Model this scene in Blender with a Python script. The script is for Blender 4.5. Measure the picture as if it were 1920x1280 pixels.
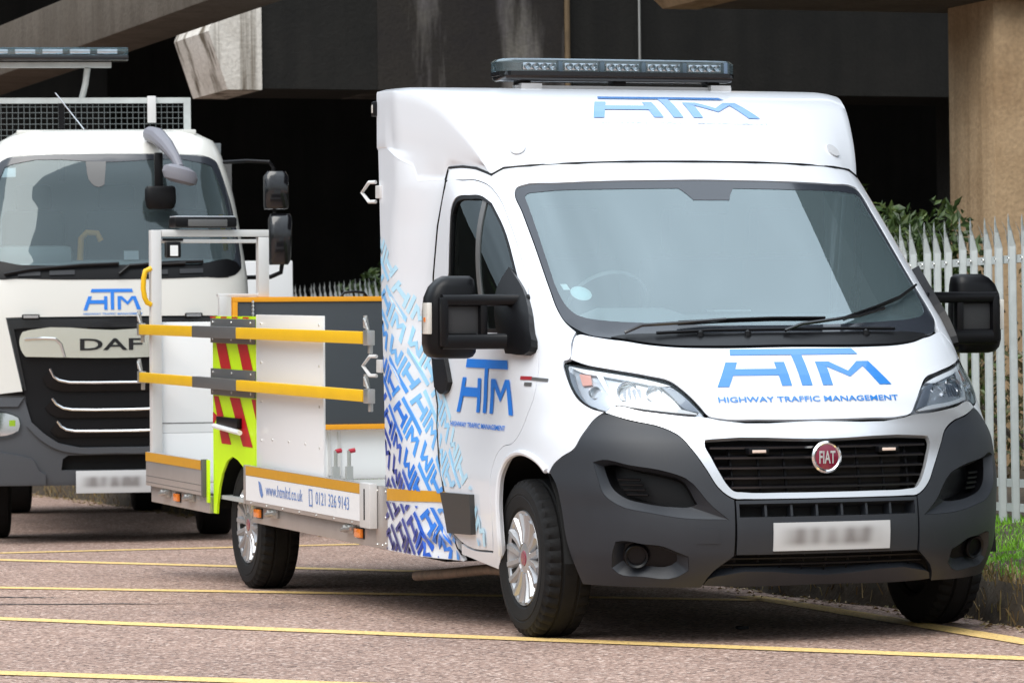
import bpy, bmesh, math, random
import numpy as np
from mathutils import Vector, Matrix
from mathutils.geometry import delaunay_2d_cdt
random.seed(7)
for o in list(bpy.data.objects): bpy.data.objects.remove(o)
scene=bpy.context.scene
COL=scene.collection
R=math.radians
# ------------------------------------------------------------------ camera
cam=bpy.data.objects.new('camera',bpy.data.cameras.new('camera')); COL.objects.link(cam)
cam.data.sensor_width=36; cam.data.lens=140.0; cam.data.clip_start=.5; cam.data.clip_end=600
CY,CP,CR=R(19.15),R(.45),R(-.70)
_f=Vector((math.sin(CY)*math.cos(CP),math.cos(CY)*math.cos(CP),math.sin(CP)))
_r=_f.cross(Vector((0,0,1))).normalized(); _u=_r.cross(_f)
_R=math.cos(CR)*_r+math.sin(CR)*_u; _U=-math.sin(CR)*_r+math.cos(CR)*_u
cam.matrix_world=Matrix(((_R.x,_U.x,-_f.x,-6.57),(_R.y,_U.y,-_f.y,-15.93),(_R.z,_U.z,-_f.z,1.12),(0,0,0,1)))
scene.camera=cam
cam.data.dof.use_dof=True; cam.data.dof.focus_distance=17.3; cam.data.dof.aperture_fstop=11
# ------------------------------------------------------------------ sky and sun: bright overcast
SUN_EL,SUN_AZ=52,224        # azimuth clockwise from +Y
w=bpy.data.worlds.new('World'); scene.world=w; w.use_nodes=True
nt=w.node_tree; nt.nodes.clear()
def N(t,**k):
    n=nt.nodes.new(t)
    for a,b in k.items(): setattr(n,a,b)
    return n
out=N('ShaderNodeOutputWorld'); bg=N('ShaderNodeBackground'); bg.inputs[1].default_value=.11
sky=N('ShaderNodeTexSky',sky_type='NISHITA',sun_disc=False,sun_elevation=R(SUN_EL),sun_rotation=R(SUN_AZ),air_density=1.6,dust_density=3.0,ozone_density=1.2)
tc=N('ShaderNodeTexCoord'); sep=N('ShaderNodeSeparateXYZ'); nt.links.new(tc.outputs['Generated'],sep.inputs[0])
cl=N('ShaderNodeMath',operation='MULTIPLY_ADD'); nt.links.new(sep.outputs['Z'],cl.inputs[0]); cl.inputs[1].default_value=.84; cl.inputs[2].default_value=.16; cl.use_clamp=True
noi=N('ShaderNodeTexNoise'); noi.inputs['Scale'].default_value=2.2; noi.inputs['Detail'].default_value=6; nt.links.new(tc.outputs['Generated'],noi.inputs['Vector'])
nm=N('ShaderNodeMapRange'); nt.links.new(noi.outputs['Fac'],nm.inputs['Value']); nm.inputs[1].default_value=.3; nm.inputs[2].default_value=.7; nm.inputs[3].default_value=.68; nm.inputs[4].default_value=1.3
mul=N('ShaderNodeMath',operation='MULTIPLY'); nt.links.new(cl.outputs[0],mul.inputs[0]); nt.links.new(nm.outputs[0],mul.inputs[1])
cloud=N('ShaderNodeVectorMath',operation='SCALE'); cloud.inputs[0].default_value=(12.8,14.2,15.6); nt.links.new(mul.outputs[0],cloud.inputs['Scale'])
mix=N('ShaderNodeMixRGB'); mix.inputs[0].default_value=.82; nt.links.new(sky.outputs[0],mix.inputs[1]); nt.links.new(cloud.outputs[0],mix.inputs[2])
nt.links.new(mix.outputs[0],bg.inputs[0]); nt.links.new(bg.outputs[0],out.inputs[0])
sl=bpy.data.lights.new('sun','SUN'); sl.energy=1.5; sl.angle=R(45); sl.color=(1,.96,.9)
sun=bpy.data.objects.new('sun',sl); COL.objects.link(sun)
_d=Vector((math.sin(R(SUN_AZ))*math.cos(R(SUN_EL)),math.cos(R(SUN_AZ))*math.cos(R(SUN_EL)),math.sin(R(SUN_EL))))
sun.rotation_euler=_d.to_track_quat('Z','Y').to_euler()
vs=scene.view_settings; vs.view_transform='Standard'; vs.look='None'; vs.exposure=0.57; vs.gamma=1; vs.use_curve_mapping=False
scene.cycles.max_bounces=8; scene.cycles.transparent_max_bounces=12; scene.cycles.use_denoising=True
# ------------------------------------------------------------------ materials
MATS={}
def mat(name,col=(.5,.5,.5),rough=.5,metal=0,coat=0,spec=.5,bump=0,bscale=200,var=0,vscale=3,emit=None,alpha=None,ext=None):
    if name in MATS: return MATS[name]
    m=bpy.data.materials.new(name); m.use_nodes=True; MATS[name]=m
    n=m.node_tree; b=n.nodes['Principled BSDF']
    b.inputs['Base Color'].default_value=(*col,1); b.inputs['Roughness'].default_value=rough; b.inputs['Metallic'].default_value=metal
    b.inputs['Coat Weight'].default_value=coat; b.inputs['Coat Roughness'].default_value=.06; b.inputs['Specular IOR Level'].default_value=spec
    if emit: b.inputs['Emission Color'].default_value=(*emit[:3],1); b.inputs['Emission Strength'].default_value=emit[3]
    t=None
    if bump or var:
        t=n.nodes.new('ShaderNodeTexCoord')
    if bump:
        x=n.nodes.new('ShaderNodeTexNoise'); x.inputs['Scale'].default_value=bscale; x.inputs['Detail'].default_value=3; n.links.new(t.outputs['Object'],x.inputs['Vector'])
        k=n.nodes.new('ShaderNodeBump'); k.inputs['Strength'].default_value=bump; k.inputs['Distance'].default_value=.01; n.links.new(x.outputs['Fac'],k.inputs['Height']); n.links.new(k.outputs[0],b.inputs['Normal'])
    if var:
        x=n.nodes.new('ShaderNodeTexNoise'); x.inputs['Scale'].default_value=vscale; x.inputs['Detail'].default_value=6; x.inputs['Roughness'].default_value=.65; n.links.new(t.outputs['Object'],x.inputs['Vector'])
        r=n.nodes.new('ShaderNodeValToRGB'); r.color_ramp.elements[0].position=.3; r.color_ramp.elements[1].position=.7
        r.color_ramp.elements[0].color=(*[c*(1-var) for c in col],1); r.color_ramp.elements[1].color=(*[min(1,c*(1+var)) for c in col],1)
        n.links.new(x.outputs['Fac'],r.inputs[0]); n.links.new(r.outputs[0],b.inputs['Base Color'])
    return m
def glass(name,tint=(.8,.88,.88),ior=1.75,rough=.0,painted_sheen=0):
    if name in MATS: return MATS[name]
    m=bpy.data.materials.new(name); m.use_nodes=True; MATS[name]=m; n=m.node_tree; n.nodes.clear()
    o=n.nodes.new('ShaderNodeOutputMaterial'); t=n.nodes.new('ShaderNodeBsdfTransparent'); t.inputs[0].default_value=(*tint,1)
    g=n.nodes.new('ShaderNodeBsdfGlossy'); g.inputs['Roughness'].default_value=rough; g.inputs[0].default_value=(.86,.97,1,1)
    f=n.nodes.new('ShaderNodeFresnel'); f.inputs[0].default_value=ior; x=n.nodes.new('ShaderNodeMixShader')
    n.links.new(f.outputs[0],x.inputs[0]); n.links.new(t.outputs[0],x.inputs[1]); n.links.new(g.outputs[0],x.inputs[2])
    last=x
    if painted_sheen:
        d=n.nodes.new('ShaderNodeBsdfDiffuse'); d.inputs[0].default_value=(.55,.76,.82,1); y=n.nodes.new('ShaderNodeMixShader'); y.inputs[0].default_value=painted_sheen  # pale blue diffuse film paints a sky reflection onto the glass
        n.links.new(x.outputs[0],y.inputs[1]); n.links.new(d.outputs[0],y.inputs[2]); last=y
    n.links.new(last.outputs[0],o.inputs[0]); return m
WHITE=mat('white_paint',(.77,.80,.85),.28,coat=.6,bump=.004,bscale=4)
GREY=mat('bumper_plastic',(.019,.022,.028),.48,bump=.05,bscale=900,var=.06,vscale=8)
BLACK=mat('black_plastic',(.004,.004,.005),.36,spec=.25,bump=.03,bscale=700)
GLOSSBLACK=mat('gloss_black',(.008,.008,.01),.15,coat=.5)
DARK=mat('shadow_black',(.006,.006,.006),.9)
RUBBER=mat('tyre_rubber',(.0075,.0075,.008),.75,spec=.3,bump=.12,bscale=500,var=.25,vscale=12)
SILVER=mat('silver_paint',(.70,.71,.73),.26,metal=.7,bump=.01,bscale=30)
CHROME=mat('chrome',(.85,.85,.86),.12,metal=1)
SATIN=mat('satin_chrome',(.7,.72,.74),.25,metal=1)
ALU=mat('aluminium',(.52,.49,.47),.36,metal=.65,bump=.03,bscale=60,var=.06,vscale=5)
ALUW=mat('anodised_frame',(.72,.71,.70),.4,metal=.25,var=.04)
ZINC=mat('zinc_plate',(.55,.55,.53),.35,metal=.8,bump=.15,bscale=90)
GALV=mat('galvanised_steel',(.55,.58,.57),.5,metal=.25,bump=.05,bscale=80,var=.12,vscale=7)
FRIT=mat('glass_frit',(.03,.035,.045),.16,coat=.4)
WSGLASS=glass('windscreen_glass',(.66,.80,.82),2.6,painted_sheen=.09)
SIDEGLASS=glass('side_glass',(.55,.68,.60),1.7)
LENS=glass('lamp_lens',(.96,.97,.98),1.45)
BLUE=mat('logo_blue',(.012,.20,.74),.35,coat=.3)
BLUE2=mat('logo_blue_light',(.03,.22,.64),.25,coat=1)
AMBER=mat('amber_lens',(.85,.22,.02),.25,coat=.6)
ORANGE=mat('amber_tape',(.62,.30,.012),.42,bump=.03,bscale=300,var=.05,vscale=30)
YELLOW=mat('yellow_bar',(.84,.49,.004),.42,var=.04,vscale=6)
FLUO=mat('fluorescent_yellow',(.62,.93,.0),.4,var=.03)
RED=mat('red_tape',(.50,.003,.008),.4,var=.05)
MIDGREY=mat('grey_steel',(.13,.13,.13),.45,metal=.3,var=.06)
BOARD=mat('sign_board_grey',(.045,.052,.06),.6,var=.05)
INTERIOR=mat('interior_grey',(.10,.105,.11),.8,var=.1)
SEAT=mat('seat_fabric',(.035,.037,.042),.9,bump=.05)
PANEL=mat('white_panel',(.86,.87,.88),.38,coat=.4,bump=.01,bscale=8)
# ------------------------------------------------------------------ mesh helpers
def tag(o,label=None,cat=None,group=None,kind=None):
    for k,v in (('label',label),('category',cat),('group',group),('kind',kind)):
        if v: o[k]=v
    return o
def mk(name,V,F,m=None,parent=None,smooth=True,mats=None,idx=None,sharp=None):
    me=bpy.data.meshes.new(name); me.from_pydata([tuple(map(float,v)) for v in V],[],[tuple(map(int,f)) for f in F])
    for x in (mats or ([m] if m else [])): me.materials.append(x)
    if idx is not None: me.polygons.foreach_set('material_index',idx)
    if smooth: me.polygons.foreach_set('use_smooth',[True]*len(me.polygons))
    me.update()
    if smooth and sharp: me.set_sharp_from_angle(angle=R(sharp))
    o=bpy.data.objects.new(name,me); COL.objects.link(o)
    if parent: o.parent=parent
    return o
def empty(name,loc=(0,0,0),rot=(0,0,0)):
    o=bpy.data.objects.new(name,None); COL.objects.link(o); o.location=loc; o.rotation_euler=rot; return o
class B:
    """collects shapes into one mesh"""
    def __init__(s): s.V=[]; s.F=[]; s.I=[]
    def add(s,V,F,mi=0):
        n=len(s.V); s.V+= [tuple(v) for v in V]; s.F+=[tuple(i+n for i in f) for f in F]; s.I+=[mi]*len(F); return s
    def box(s,x0,x1,y0,y1,z0,z1,mi=0,bev=0):
        bm=bmesh.new(); bmesh.ops.create_cube(bm,size=1)
        for v in bm.verts: v.co=Vector(((x0+x1)/2+v.co.x*abs(x1-x0),(y0+y1)/2+v.co.y*abs(y1-y0),(z0+z1)/2+v.co.z*abs(z1-z0)))
        if bev: bmesh.ops.bevel(bm,geom=bm.edges[:],offset=bev,segments=2,affect='EDGES',profile=.6)
        bm.verts.index_update()
        s.add([v.co[:] for v in bm.verts],[[v.index for v in f.verts] for f in bm.faces],mi); bm.free(); return s
    def tube(s,P,r,n=8,mi=0,cap=True):
        P=[Vector(p) for p in P]; rr=r if hasattr(r,'__len__') else [r]*len(P); V=[];F=[]
        up=None
        for i,p in enumerate(P):
            t=(P[min(i+1,len(P)-1)]-P[max(i-1,0)]).normalized()
            a=t.orthogonal().normalized() if up is None else (up-t*up.dot(t)).normalized()
            up=a; b=t.cross(a)
            V+=[p+rr[i]*(math.cos(2*math.pi*k/n)*a+math.sin(2*math.pi*k/n)*b) for k in range(n)]
        for i in range(len(P)-1):
            for k in range(n): F.append((i*n+k,i*n+(k+1)%n,(i+1)*n+(k+1)%n,(i+1)*n+k))
        if cap: F.append(tuple(range(n))[::-1]); F.append(tuple((len(P)-1)*n+k for k in range(n)))
        return s.add(V,F,mi)
    def lathe(s,prof,c=(0,0,0),axis='x',n=48,mi=0,close=False):
        """prof: (offset along axis, radius)"""
        V=[];F=[];m=len(prof)
        for k in range(n):
            a=2*math.pi*k/n
            for d,r in prof:
                p=(d,r*math.cos(a),r*math.sin(a))
                if axis=='y': p=(p[1],p[0],p[2])
                if axis=='z': p=(p[1],p[2],p[0])
                V.append((c[0]+p[0],c[1]+p[1],c[2]+p[2]))
        for k in range(n):
            for i in range(m-1 if not close else m):
                a,b=k*m+i,k*m+(i+1)%m; c2,d2=((k+1)%n)*m+i,((k+1)%n)*m+(i+1)%m
                F.append((a,c2,d2,b))
        return s.add(V,F,mi)
    def prism(s,poly,f0,f1,mi=0):
        """poly of 2-D points; f0,f1 map (u,v)->3D for the two ends"""
        n=len(poly); V=[f0(*p) for p in poly]+[f1(*p) for p in poly]
        F=[tuple(range(n))[::-1],tuple(range(n,2*n))]+[(i,(i+1)%n,n+(i+1)%n,n+i) for i in range(n)]
        return s.add(V,F,mi)
    def loft(s,rings,mi=0,cap=True,closed=True):
        n=len(rings[0]); V=[p for r in rings for p in r]; F=[]
        for i in range(len(rings)-1):
            for k in range(n if closed else n-1): F.append((i*n+k,i*n+(k+1)%n,(i+1)*n+(k+1)%n,(i+1)*n+k))
        if cap and closed: F.append(tuple(range(n))[::-1]); F.append(tuple((len(rings)-1)*n+k for k in range(n)))
        return s.add(V,F,mi)
    def obj(s,name,m,parent=None,smooth=True,sharp=27,mats=None):
        return mk(name,s.V,s.F,m,parent,smooth,mats,s.I if mats else None,sharp)
def box(name,x0,x1,y0,y1,z0,z1,m,parent=None,bev=.004): return B().box(x0,x1,y0,y1,z0,z1,bev=bev).obj(name,m,parent)
def tube(name,P,r,m,parent=None,n=8): return B().tube(P,r,n).obj(name,m,parent,sharp=50)
# ---------- 2-D polygon tools
def spl(P,corner=42,k=4):
    """curve through the outline points, keeping real corners"""
    n=len(P); out=[]
    Q=[np.array(p,float) for p in P]
    cor=[]
    for i in range(n):
        a=Q[i]-Q[i-1]; b=Q[(i+1)%n]-Q[i]
        la,lb=np.hypot(*a),np.hypot(*b)
        c=np.dot(a,b)/max(la*lb,1e-9); cor.append(c<math.cos(R(corner)))
    for i in range(n):
        p1,p2=Q[i],Q[(i+1)%n]; L=np.hypot(*(p2-p1))
        t1=np.zeros(2); t2=np.zeros(2)
        def tan(j):
            a=Q[j]-Q[j-1]; b=Q[(j+1)%n]-Q[j]; la,lb=np.hypot(*a)+1e-9,np.hypot(*b)+1e-9
            t=(a/la*lb+b/lb*la)/(la+lb); return t/(np.hypot(*t)+1e-9)
        t1=(p2-p1) if cor[i] else tan(i)*L
        t2=(p2-p1) if cor[(i+1)%n] else tan((i+1)%n)*L
        kk=k if (not cor[i] or not cor[(i+1)%n]) else 1
        for j in range(kk):
            t=j/kk; out.append((2*t**3-3*t**2+1)*p1+(t**3-2*t**2+t)*t1+(-2*t**3+3*t**2)*p2+(t**3-t**2)*t2)
    return out
def area(P): return .5*sum(P[i-1][0]*P[i][1]-P[i][0]*P[i-1][1] for i in range(len(P)))
def inset(P,d):
    """move outline inwards by d (negative: outwards)"""
    if abs(d)<1e-9: return [np.array(p,float) for p in P]
    s=1 if area(P)>0 else -1; n=len(P); out=[]
    for i in range(n):
        a=np.array(P[i],float)-P[i-1]; b=np.array(P[(i+1)%n],float)-P[i]
        a/=np.hypot(*a)+1e-12; b/=np.hypot(*b)+1e-12
        na=np.array((-a[1],a[0]))*s; nb=np.array((-b[1],b[0]))*s
        m=na+nb; L=np.hypot(*m); m=m/L if L>1e-6 else na
        c=max(np.dot(m,na),.45); out.append(np.array(P[i],float)+m*d/c)
    return out
def dens(P,res):
    out=[];n=len(P)
    for i in range(n):
        p,q=np.array(P[i],float),np.array(P[(i+1)%n],float); k=max(1,int(math.ceil(np.hypot(*(q-p))/res)))
        out+=[p+(q-p)*j/k for j in range(k)]
    return out
def inside(pts,P):
    pts=np.asarray(pts,float).reshape(-1,2); P=np.asarray(P,float); r=np.zeros(len(pts),bool); j=len(P)-1
    for i in range(len(P)):
        c=((P[i,1]>pts[:,1])!=(P[j,1]>pts[:,1]))
        dy=P[j,1]-P[i,1]; x=(P[j,0]-P[i,0])*(pts[:,1]-P[i,1])/(dy if abs(dy)>1e-12 else 1e-12)+P[i,0]
        r^=c&(pts[:,0]<x); j=i
    return r
def edist(pts,P):
    pts=np.asarray(pts,float); P=np.asarray(P,float); d=np.full(len(pts),1e9)
    for i in range(len(P)):
        a,b=P[i-1],P[i]; ab=b-a; L=ab@ab+1e-12; t=np.clip(((pts-a)@ab)/L,0,1); q=a+t[:,None]*ab; d=np.minimum(d,np.hypot(*(pts-q).T))
    return d
def snorm(S,u,v,e=.004):
    a=(S(u+e,v)-S(u-e,v)); b=(S(u,v+e)-S(u,v-e)); n=np.cross(b,a); return n/(np.linalg.norm(n)+1e-12)
def fill(P,holes,res):
    loops=[P]+list(holes); pts=[];E=[]
    for L in loops:
        n0=len(pts); pts+=[Vector((p[0],p[1])) for p in L]; E+=[(n0+i,n0+(i+1)%len(L)) for i in range(len(L))]
    A=np.array(P); x0,y0=A.min(0); x1,y1=A.max(0)
    gx=np.arange(x0+res*.5,x1,res); gy=np.arange(y0+res*.5,y1,res*.9)
    if len(gx) and len(gy):
        g=np.array([(x+(res*.5 if j%2 else 0),y) for j,y in enumerate(gy) for x in gx])
        ok=inside(g,P)&(edist(g,P)>res*.45)
        for h in holes: ok&=~inside(g,h)&(edist(g,h)>res*.45)
        pts+=[Vector(p) for p in g[ok]]
    v,e,f,*_=delaunay_2d_cdt(pts,E,[],0,1e-7)
    v=np.array([(a.x,a.y) for a in v]); f=[tuple(t) for t in f]
    c=np.array([v[list(t)].mean(0) for t in f]); ok=inside(c,P)
    for h in holes: ok&=~inside(c,h)
    return v,[t for t,k in zip(f,ok) if k]
def panel(name,S,P,m,parent=None,holes=(),res=.045,gap=.0025,thick=.016,off=0.,curve=True,nflip=1):
    if curve: P=spl(P); holes=[spl(h) for h in holes]
    P=dens(inset(P,gap),res); holes=[dens(inset(h,-gap),res) for h in holes]
    v,F=fill(P,holes,res)
    used=sorted({i for t in F for i in t}); mp={a:b for b,a in enumerate(used)}
    v=v[used]; F=[tuple(mp[i] for i in t) for t in F]
    Nn=[snorm(S,*q)*nflip for q in v]; V=[S(*q)+n*off for q,n in zip(v,Nn)]
    G=[];vote=0;sg=[]
    for t in F:
        a2=(v[t[1]][0]-v[t[0]][0])*(v[t[2]][1]-v[t[0]][1])-(v[t[2]][0]-v[t[0]][0])*(v[t[1]][1]-v[t[0]][1]); sg.append(a2)
        vote+=np.sign(a2)*(np.cross(V[t[1]]-V[t[0]],V[t[2]]-V[t[0]])@Nn[t[0]])
    for t,a2 in zip(F,sg): G.append(t if a2*vote>0 else t[::-1])
    nm=len(G)
    if thick:
        cnt={}
        for t in G:
            for i in range(3):
                a,b=t[i],t[(i+1)%3]; cnt[(a,b)]=1
        bd=[(a,b) for a,b in cnt if (b,a) not in cnt]
        ids={}
        for a,b in bd:
            for i in (a,b):
                if i not in ids: ids[i]=len(V); V.append(V[i]); V.append(V[i]-Nn[i]*thick)
        for a,b in bd: G.append((ids[b],ids[a],ids[a]+1,ids[b]+1))
    o=mk(name,V,G,m,parent,True); me=o.data; ln=[None]*len(me.loops)
    for p in me.polygons:
        for li in p.loop_indices: ln[li]=tuple(Nn[me.loops[li].vertex_index]) if p.index<nm else tuple(p.normal)
    me.normals_split_custom_set(ln); return o
def ringwall(name,S,P0,d0,P1,d1,m,parent,curve=True):
    """sloping wall between outline P0 at depth d0 and outline P1 at depth d1 (same number of points)"""
    if curve: P0,P1=spl(P0),spl(P1)
    else:
        a0,a1=[],[]
        for i in range(len(P0)):
            for j in range(12): t=j/12; a0.append(np.array(P0[i])*(1-t)+np.array(P0[(i+1)%len(P0)])*t); a1.append(np.array(P1[i])*(1-t)+np.array(P1[(i+1)%len(P1)])*t)
        P0,P1=a0,a1
    n=len(P0); V=[S(*p)-snorm(S,*p)*d0 for p in P0]+[S(*p)-snorm(S,*p)*d1 for p in P1]
    F=[(i,(i+1)%n,n+(i+1)%n,n+i) for i in range(n)]
    return mk(name,V,F,m,parent,True,sharp=40)
def mirror(P): return [(-a,b) for a,b in P][::-1]
def sym(Hf): 
    """close a half outline (s>=0, starting and ending on s=0) into a full one"""
    L=[p for p in Hf]; return L+[(-a,b) for a,b in L[::-1] if abs(a)>1e-6]
_txt={}
def textmesh(t,bold=False):
    if t in _txt: return _txt[t]
    cu=bpy.data.curves.new('t','FONT'); cu.body=t; cu.size=1; cu.resolution_u=3
    if bold: cu.offset=.018
    o=bpy.data.objects.new('t',cu); COL.objects.link(o); dg=bpy.context.evaluated_depsgraph_get(); e=o.evaluated_get(dg); me=e.to_mesh()
    V=[(v.co.x,v.co.y) for v in me.vertices]; F=[tuple(p.vertices) for p in me.polygons]; e.to_mesh_clear(); bpy.data.objects.remove(o)
    a=np.array(V); a-=a.min(0); s=a.max(0); _txt[t]=(a,F,s); return _txt[t]
def lettering(name,t,S,u0,v0,u1,v1,m,parent,off=.002,shear=0,bold=True,h=None):
    """text from (u0,v0) lower-left to width u1-u0, height v1-v0 on surface S; u may run backwards"""
    a,F,s=textmesh(t,bold); V=[]
    for x,y in a:
        u=u0+(u1-u0)*x/s[0]; v=v0+(v1-v0)*y/s[1]+shear*x/s[0]
        V.append(S(u,v)+snorm(S,u,v)*off)
    n=np.cross(V[F[0][1]]-V[F[0][0]],V[F[0][2]]-V[F[0][0]])
    if n@snorm(S,u0,v0)<0: F=[f[::-1] for f in F]
    return mk(name,V,F,m,parent,False)
# the three-letter logo, drawn in its own box: x 0..435, y 0..150 (up)
LOGO=[[(63,150),(368,150),(376,126),(56,126)],[(206,126),(232,126),(232,3),(206,3)],
 [(38,98),(66,98),(28,0),(0,0)],[(52,71),(165,71),(165,45),(42,45)],[(156,98),(181,98),(181,3),(156,3)],
 [(258,98),(283,98),(283,3),(258,3)],[(258,98),(292,98),(333,60),(333,36)],[(333,60),(333,36),(395,98),(364,98)],[(368,98),(395,98),(435,3),(403,3)]]
def logo(name,S,u0,v0,u1,v1,m,parent,off=.0022,res=.05,topw=None):
    b=B()
    for poly in LOGO:
        q=[(u0+(u1-u0)*x/435,v0+(v1-v0)*y/150) for x,y in poly]
        q=dens(q,res); v,F=fill(q,[],res)
        V=[S(*p)+snorm(S,*p)*off for p in v]
        F=[f if np.cross(V[f[1]]-V[f[0]],V[f[2]]-V[f[0]])@snorm(S,*v[f[0]])>0 else f[::-1] for f in F]
        b.add(V,F)
    return b.obj(name,m,parent,smooth=False,sharp=None)
def copy_tree(o,parent=None):
    c=o.copy(); COL.objects.link(c); c.parent=parent
    for ch in o.children: copy_tree(ch,c)
    return c
# ------------------------------------------------------------------ setting materials
def nodemat(name):
    m=bpy.data.materials.new(name); m.use_nodes=True; MATS[name]=m; n=m.node_tree; return m,n,n.nodes['Principled BSDF']
def nn(n,t,**k):
    x=n.nodes.new(t)
    for a,b in k.items():
        if a in x.inputs: x.inputs[a].default_value=b
        else: setattr(x,a,b)
    return x
def ramp(n,src,stops):
    r=n.nodes.new('ShaderNodeValToRGB'); e=r.color_ramp.elements
    while len(e)<len(stops): e.new(.5)
    for i,(p,c) in enumerate(stops): e[i].position=p; e[i].color=(*c,1) if len(c)==3 else c
    n.links.new(src,r.inputs[0]); return r
def tarmac_mat():
    m,n,b=nodemat('red_tarmac'); t=nn(n,'ShaderNodeTexCoord')
    v=nn(n,'ShaderNodeTexVoronoi',Scale=75.); n.links.new(t.outputs['Object'],v.inputs['Vector'])
    sepc=nn(n,'ShaderNodeSeparateColor'); n.links.new(v.outputs['Color'],sepc.inputs[0])
    r=ramp(n,sepc.outputs[0],[(0,(.075,.046,.036)),(.22,(.22,.142,.110)),(.6,(.375,.250,.196)),(.88,(.49,.342,.278)),(1,(.72,.58,.50))])
    big=nn(n,'ShaderNodeTexNoise',Scale=.55,Detail=5.,Roughness=.6); n.links.new(t.outputs['Object'],big.inputs['Vector'])
    rb=ramp(n,big.outputs['Fac'],[(.3,(.82,.80,.80)),(.7,(1.1,1.08,1.06))])
    x=nn(n,'ShaderNodeMixRGB',blend_type='MULTIPLY'); x.inputs[0].default_value=1; n.links.new(r.outputs[0],x.inputs[1]); n.links.new(rb.outputs[0],x.inputs[2])
    # old oil marks and worn tracks
    oil=nn(n,'ShaderNodeTexNoise',Scale=1.7,Detail=3.); mp=nn(n,'ShaderNodeMapping'); mp.inputs['Scale'].default_value=(1,.35,1); n.links.new(t.outputs['Object'],mp.inputs[0]); n.links.new(mp.outputs[0],oil.inputs['Vector'])
    ro=ramp(n,oil.outputs['Fac'],[(.56,(1,1,1)),(.74,(.66,.66,.68))])
    y=nn(n,'ShaderNodeMixRGB',blend_type='MULTIPLY'); y.inputs[0].default_value=1; n.links.new(x.outputs[0],y.inputs[1]); n.links.new(ro.outputs[0],y.inputs[2])
    n.links.new(y.outputs[0],b.inputs['Base Color']); b.inputs['Roughness'].default_value=.85
    bp=nn(n,'ShaderNodeBump',Strength=.55,Distance=.006); n.links.new(v.outputs['Distance'],bp.inputs['Height']); n.links.new(bp.outputs[0],b.inputs['Normal'])
    return m
def line_mat():
    m,n,b=nodemat('yellow_road_paint'); t=nn(n,'ShaderNodeTexCoord')
    a=nn(n,'ShaderNodeTexNoise',Scale=70.,Detail=4.); n.links.new(t.outputs['Object'],a.inputs['Vector'])
    r=ramp(n,a.outputs['Fac'],[(.34,(.32,.22,.15)),(.42,(.78,.51,.17)),(.7,(.90,.65,.27))]); n.links.new(r.outputs[0],b.inputs['Base Color'])
    b.inputs['Roughness'].default_value=.7
    bp=nn(n,'ShaderNodeBump',Strength=.3,Distance=.004); n.links.new(a.outputs['Fac'],bp.inputs['Height']); n.links.new(bp.outputs[0],b.inputs['Normal']); return m
def concrete_mat(name,c0,c1,stain,st=(.42,.62),streak=4.):
    m,n,b=nodemat(name); t=nn(n,'ShaderNodeTexCoord')
    a=nn(n,'ShaderNodeTexNoise',Scale=1.3,Detail=8.,Roughness=.68); n.links.new(t.outputs['Object'],a.inputs['Vector'])
    r=ramp(n,a.outputs['Fac'],[(.32,c0),(.68,c1)])
    mp=nn(n,'ShaderNodeMapping'); mp.inputs['Scale'].default_value=(streak,streak,.16); n.links.new(t.outputs['Object'],mp.inputs[0])
    s=nn(n,'ShaderNodeTexNoise',Scale=1.,Detail=7.,Roughness=.6); n.links.new(mp.outputs[0],s.inputs['Vector'])
    rs=ramp(n,s.outputs['Fac'],[(st[0],(1,1,1)),(st[1],stain)])
    x=nn(n,'ShaderNodeMixRGB',blend_type='MULTIPLY'); x.inputs[0].default_value=1; n.links.new(r.outputs[0],x.inputs[1]); n.links.new(rs.outputs[0],x.inputs[2])
    f=nn(n,'ShaderNodeTexNoise',Scale=28.,Detail=5.); n.links.new(t.outputs['Object'],f.inputs['Vector'])
    rf=ramp(n,f.outputs['Fac'],[(.3,(.85,.85,.85)),(.7,(1.1,1.1,1.1))]); y=nn(n,'ShaderNodeMixRGB',blend_type='MULTIPLY'); y.inputs[0].default_value=1
    n.links.new(x.outputs[0],y.inputs[1]); n.links.new(rf.outputs[0],y.inputs[2]); n.links.new(y.outputs[0],b.inputs['Base Color'])
    b.inputs['Roughness'].default_value=.9
    bp=nn(n,'ShaderNodeBump',Strength=.35,Distance=.02); n.links.new(f.outputs['Fac'],bp.inputs['Height']); n.links.new(bp.outputs[0],b.inputs['Normal']); return m
def leaf_mat(name,cols,trans=.25,scale=9.):
    m,n,b=nodemat(name); t=nn(n,'ShaderNodeTexCoord')
    a=nn(n,'ShaderNodeTexNoise',Scale=scale,Detail=3.); n.links.new(t.outputs['Object'],a.inputs['Vector'])
    r=ramp(n,a.outputs['Fac'],[(.3+.4*i/(len(cols)-1),c) for i,c in enumerate(cols)]); n.links.new(r.outputs[0],b.inputs['Base Color'])
    b.inputs['Roughness'].default_value=.5; return m
TARMAC=tarmac_mat(); LINE=line_mat()
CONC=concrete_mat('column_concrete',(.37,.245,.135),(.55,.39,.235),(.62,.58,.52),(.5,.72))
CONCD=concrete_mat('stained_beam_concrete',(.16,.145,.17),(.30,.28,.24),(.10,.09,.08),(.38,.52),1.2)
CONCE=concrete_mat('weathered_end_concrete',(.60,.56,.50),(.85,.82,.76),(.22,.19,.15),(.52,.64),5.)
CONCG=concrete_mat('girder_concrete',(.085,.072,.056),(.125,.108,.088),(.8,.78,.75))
CONCK=concrete_mat('shade_stain_concrete',(.006,.006,.005),(.014,.013,.011),(.6,.6,.6))  # near-black colour paints in the underbridge shade; the stained beam section shares it
SOIL=mat('bank_soil',(.055,.04,.025),.95,bump=.6,bscale=30,var=.5,vscale=7)
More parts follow.
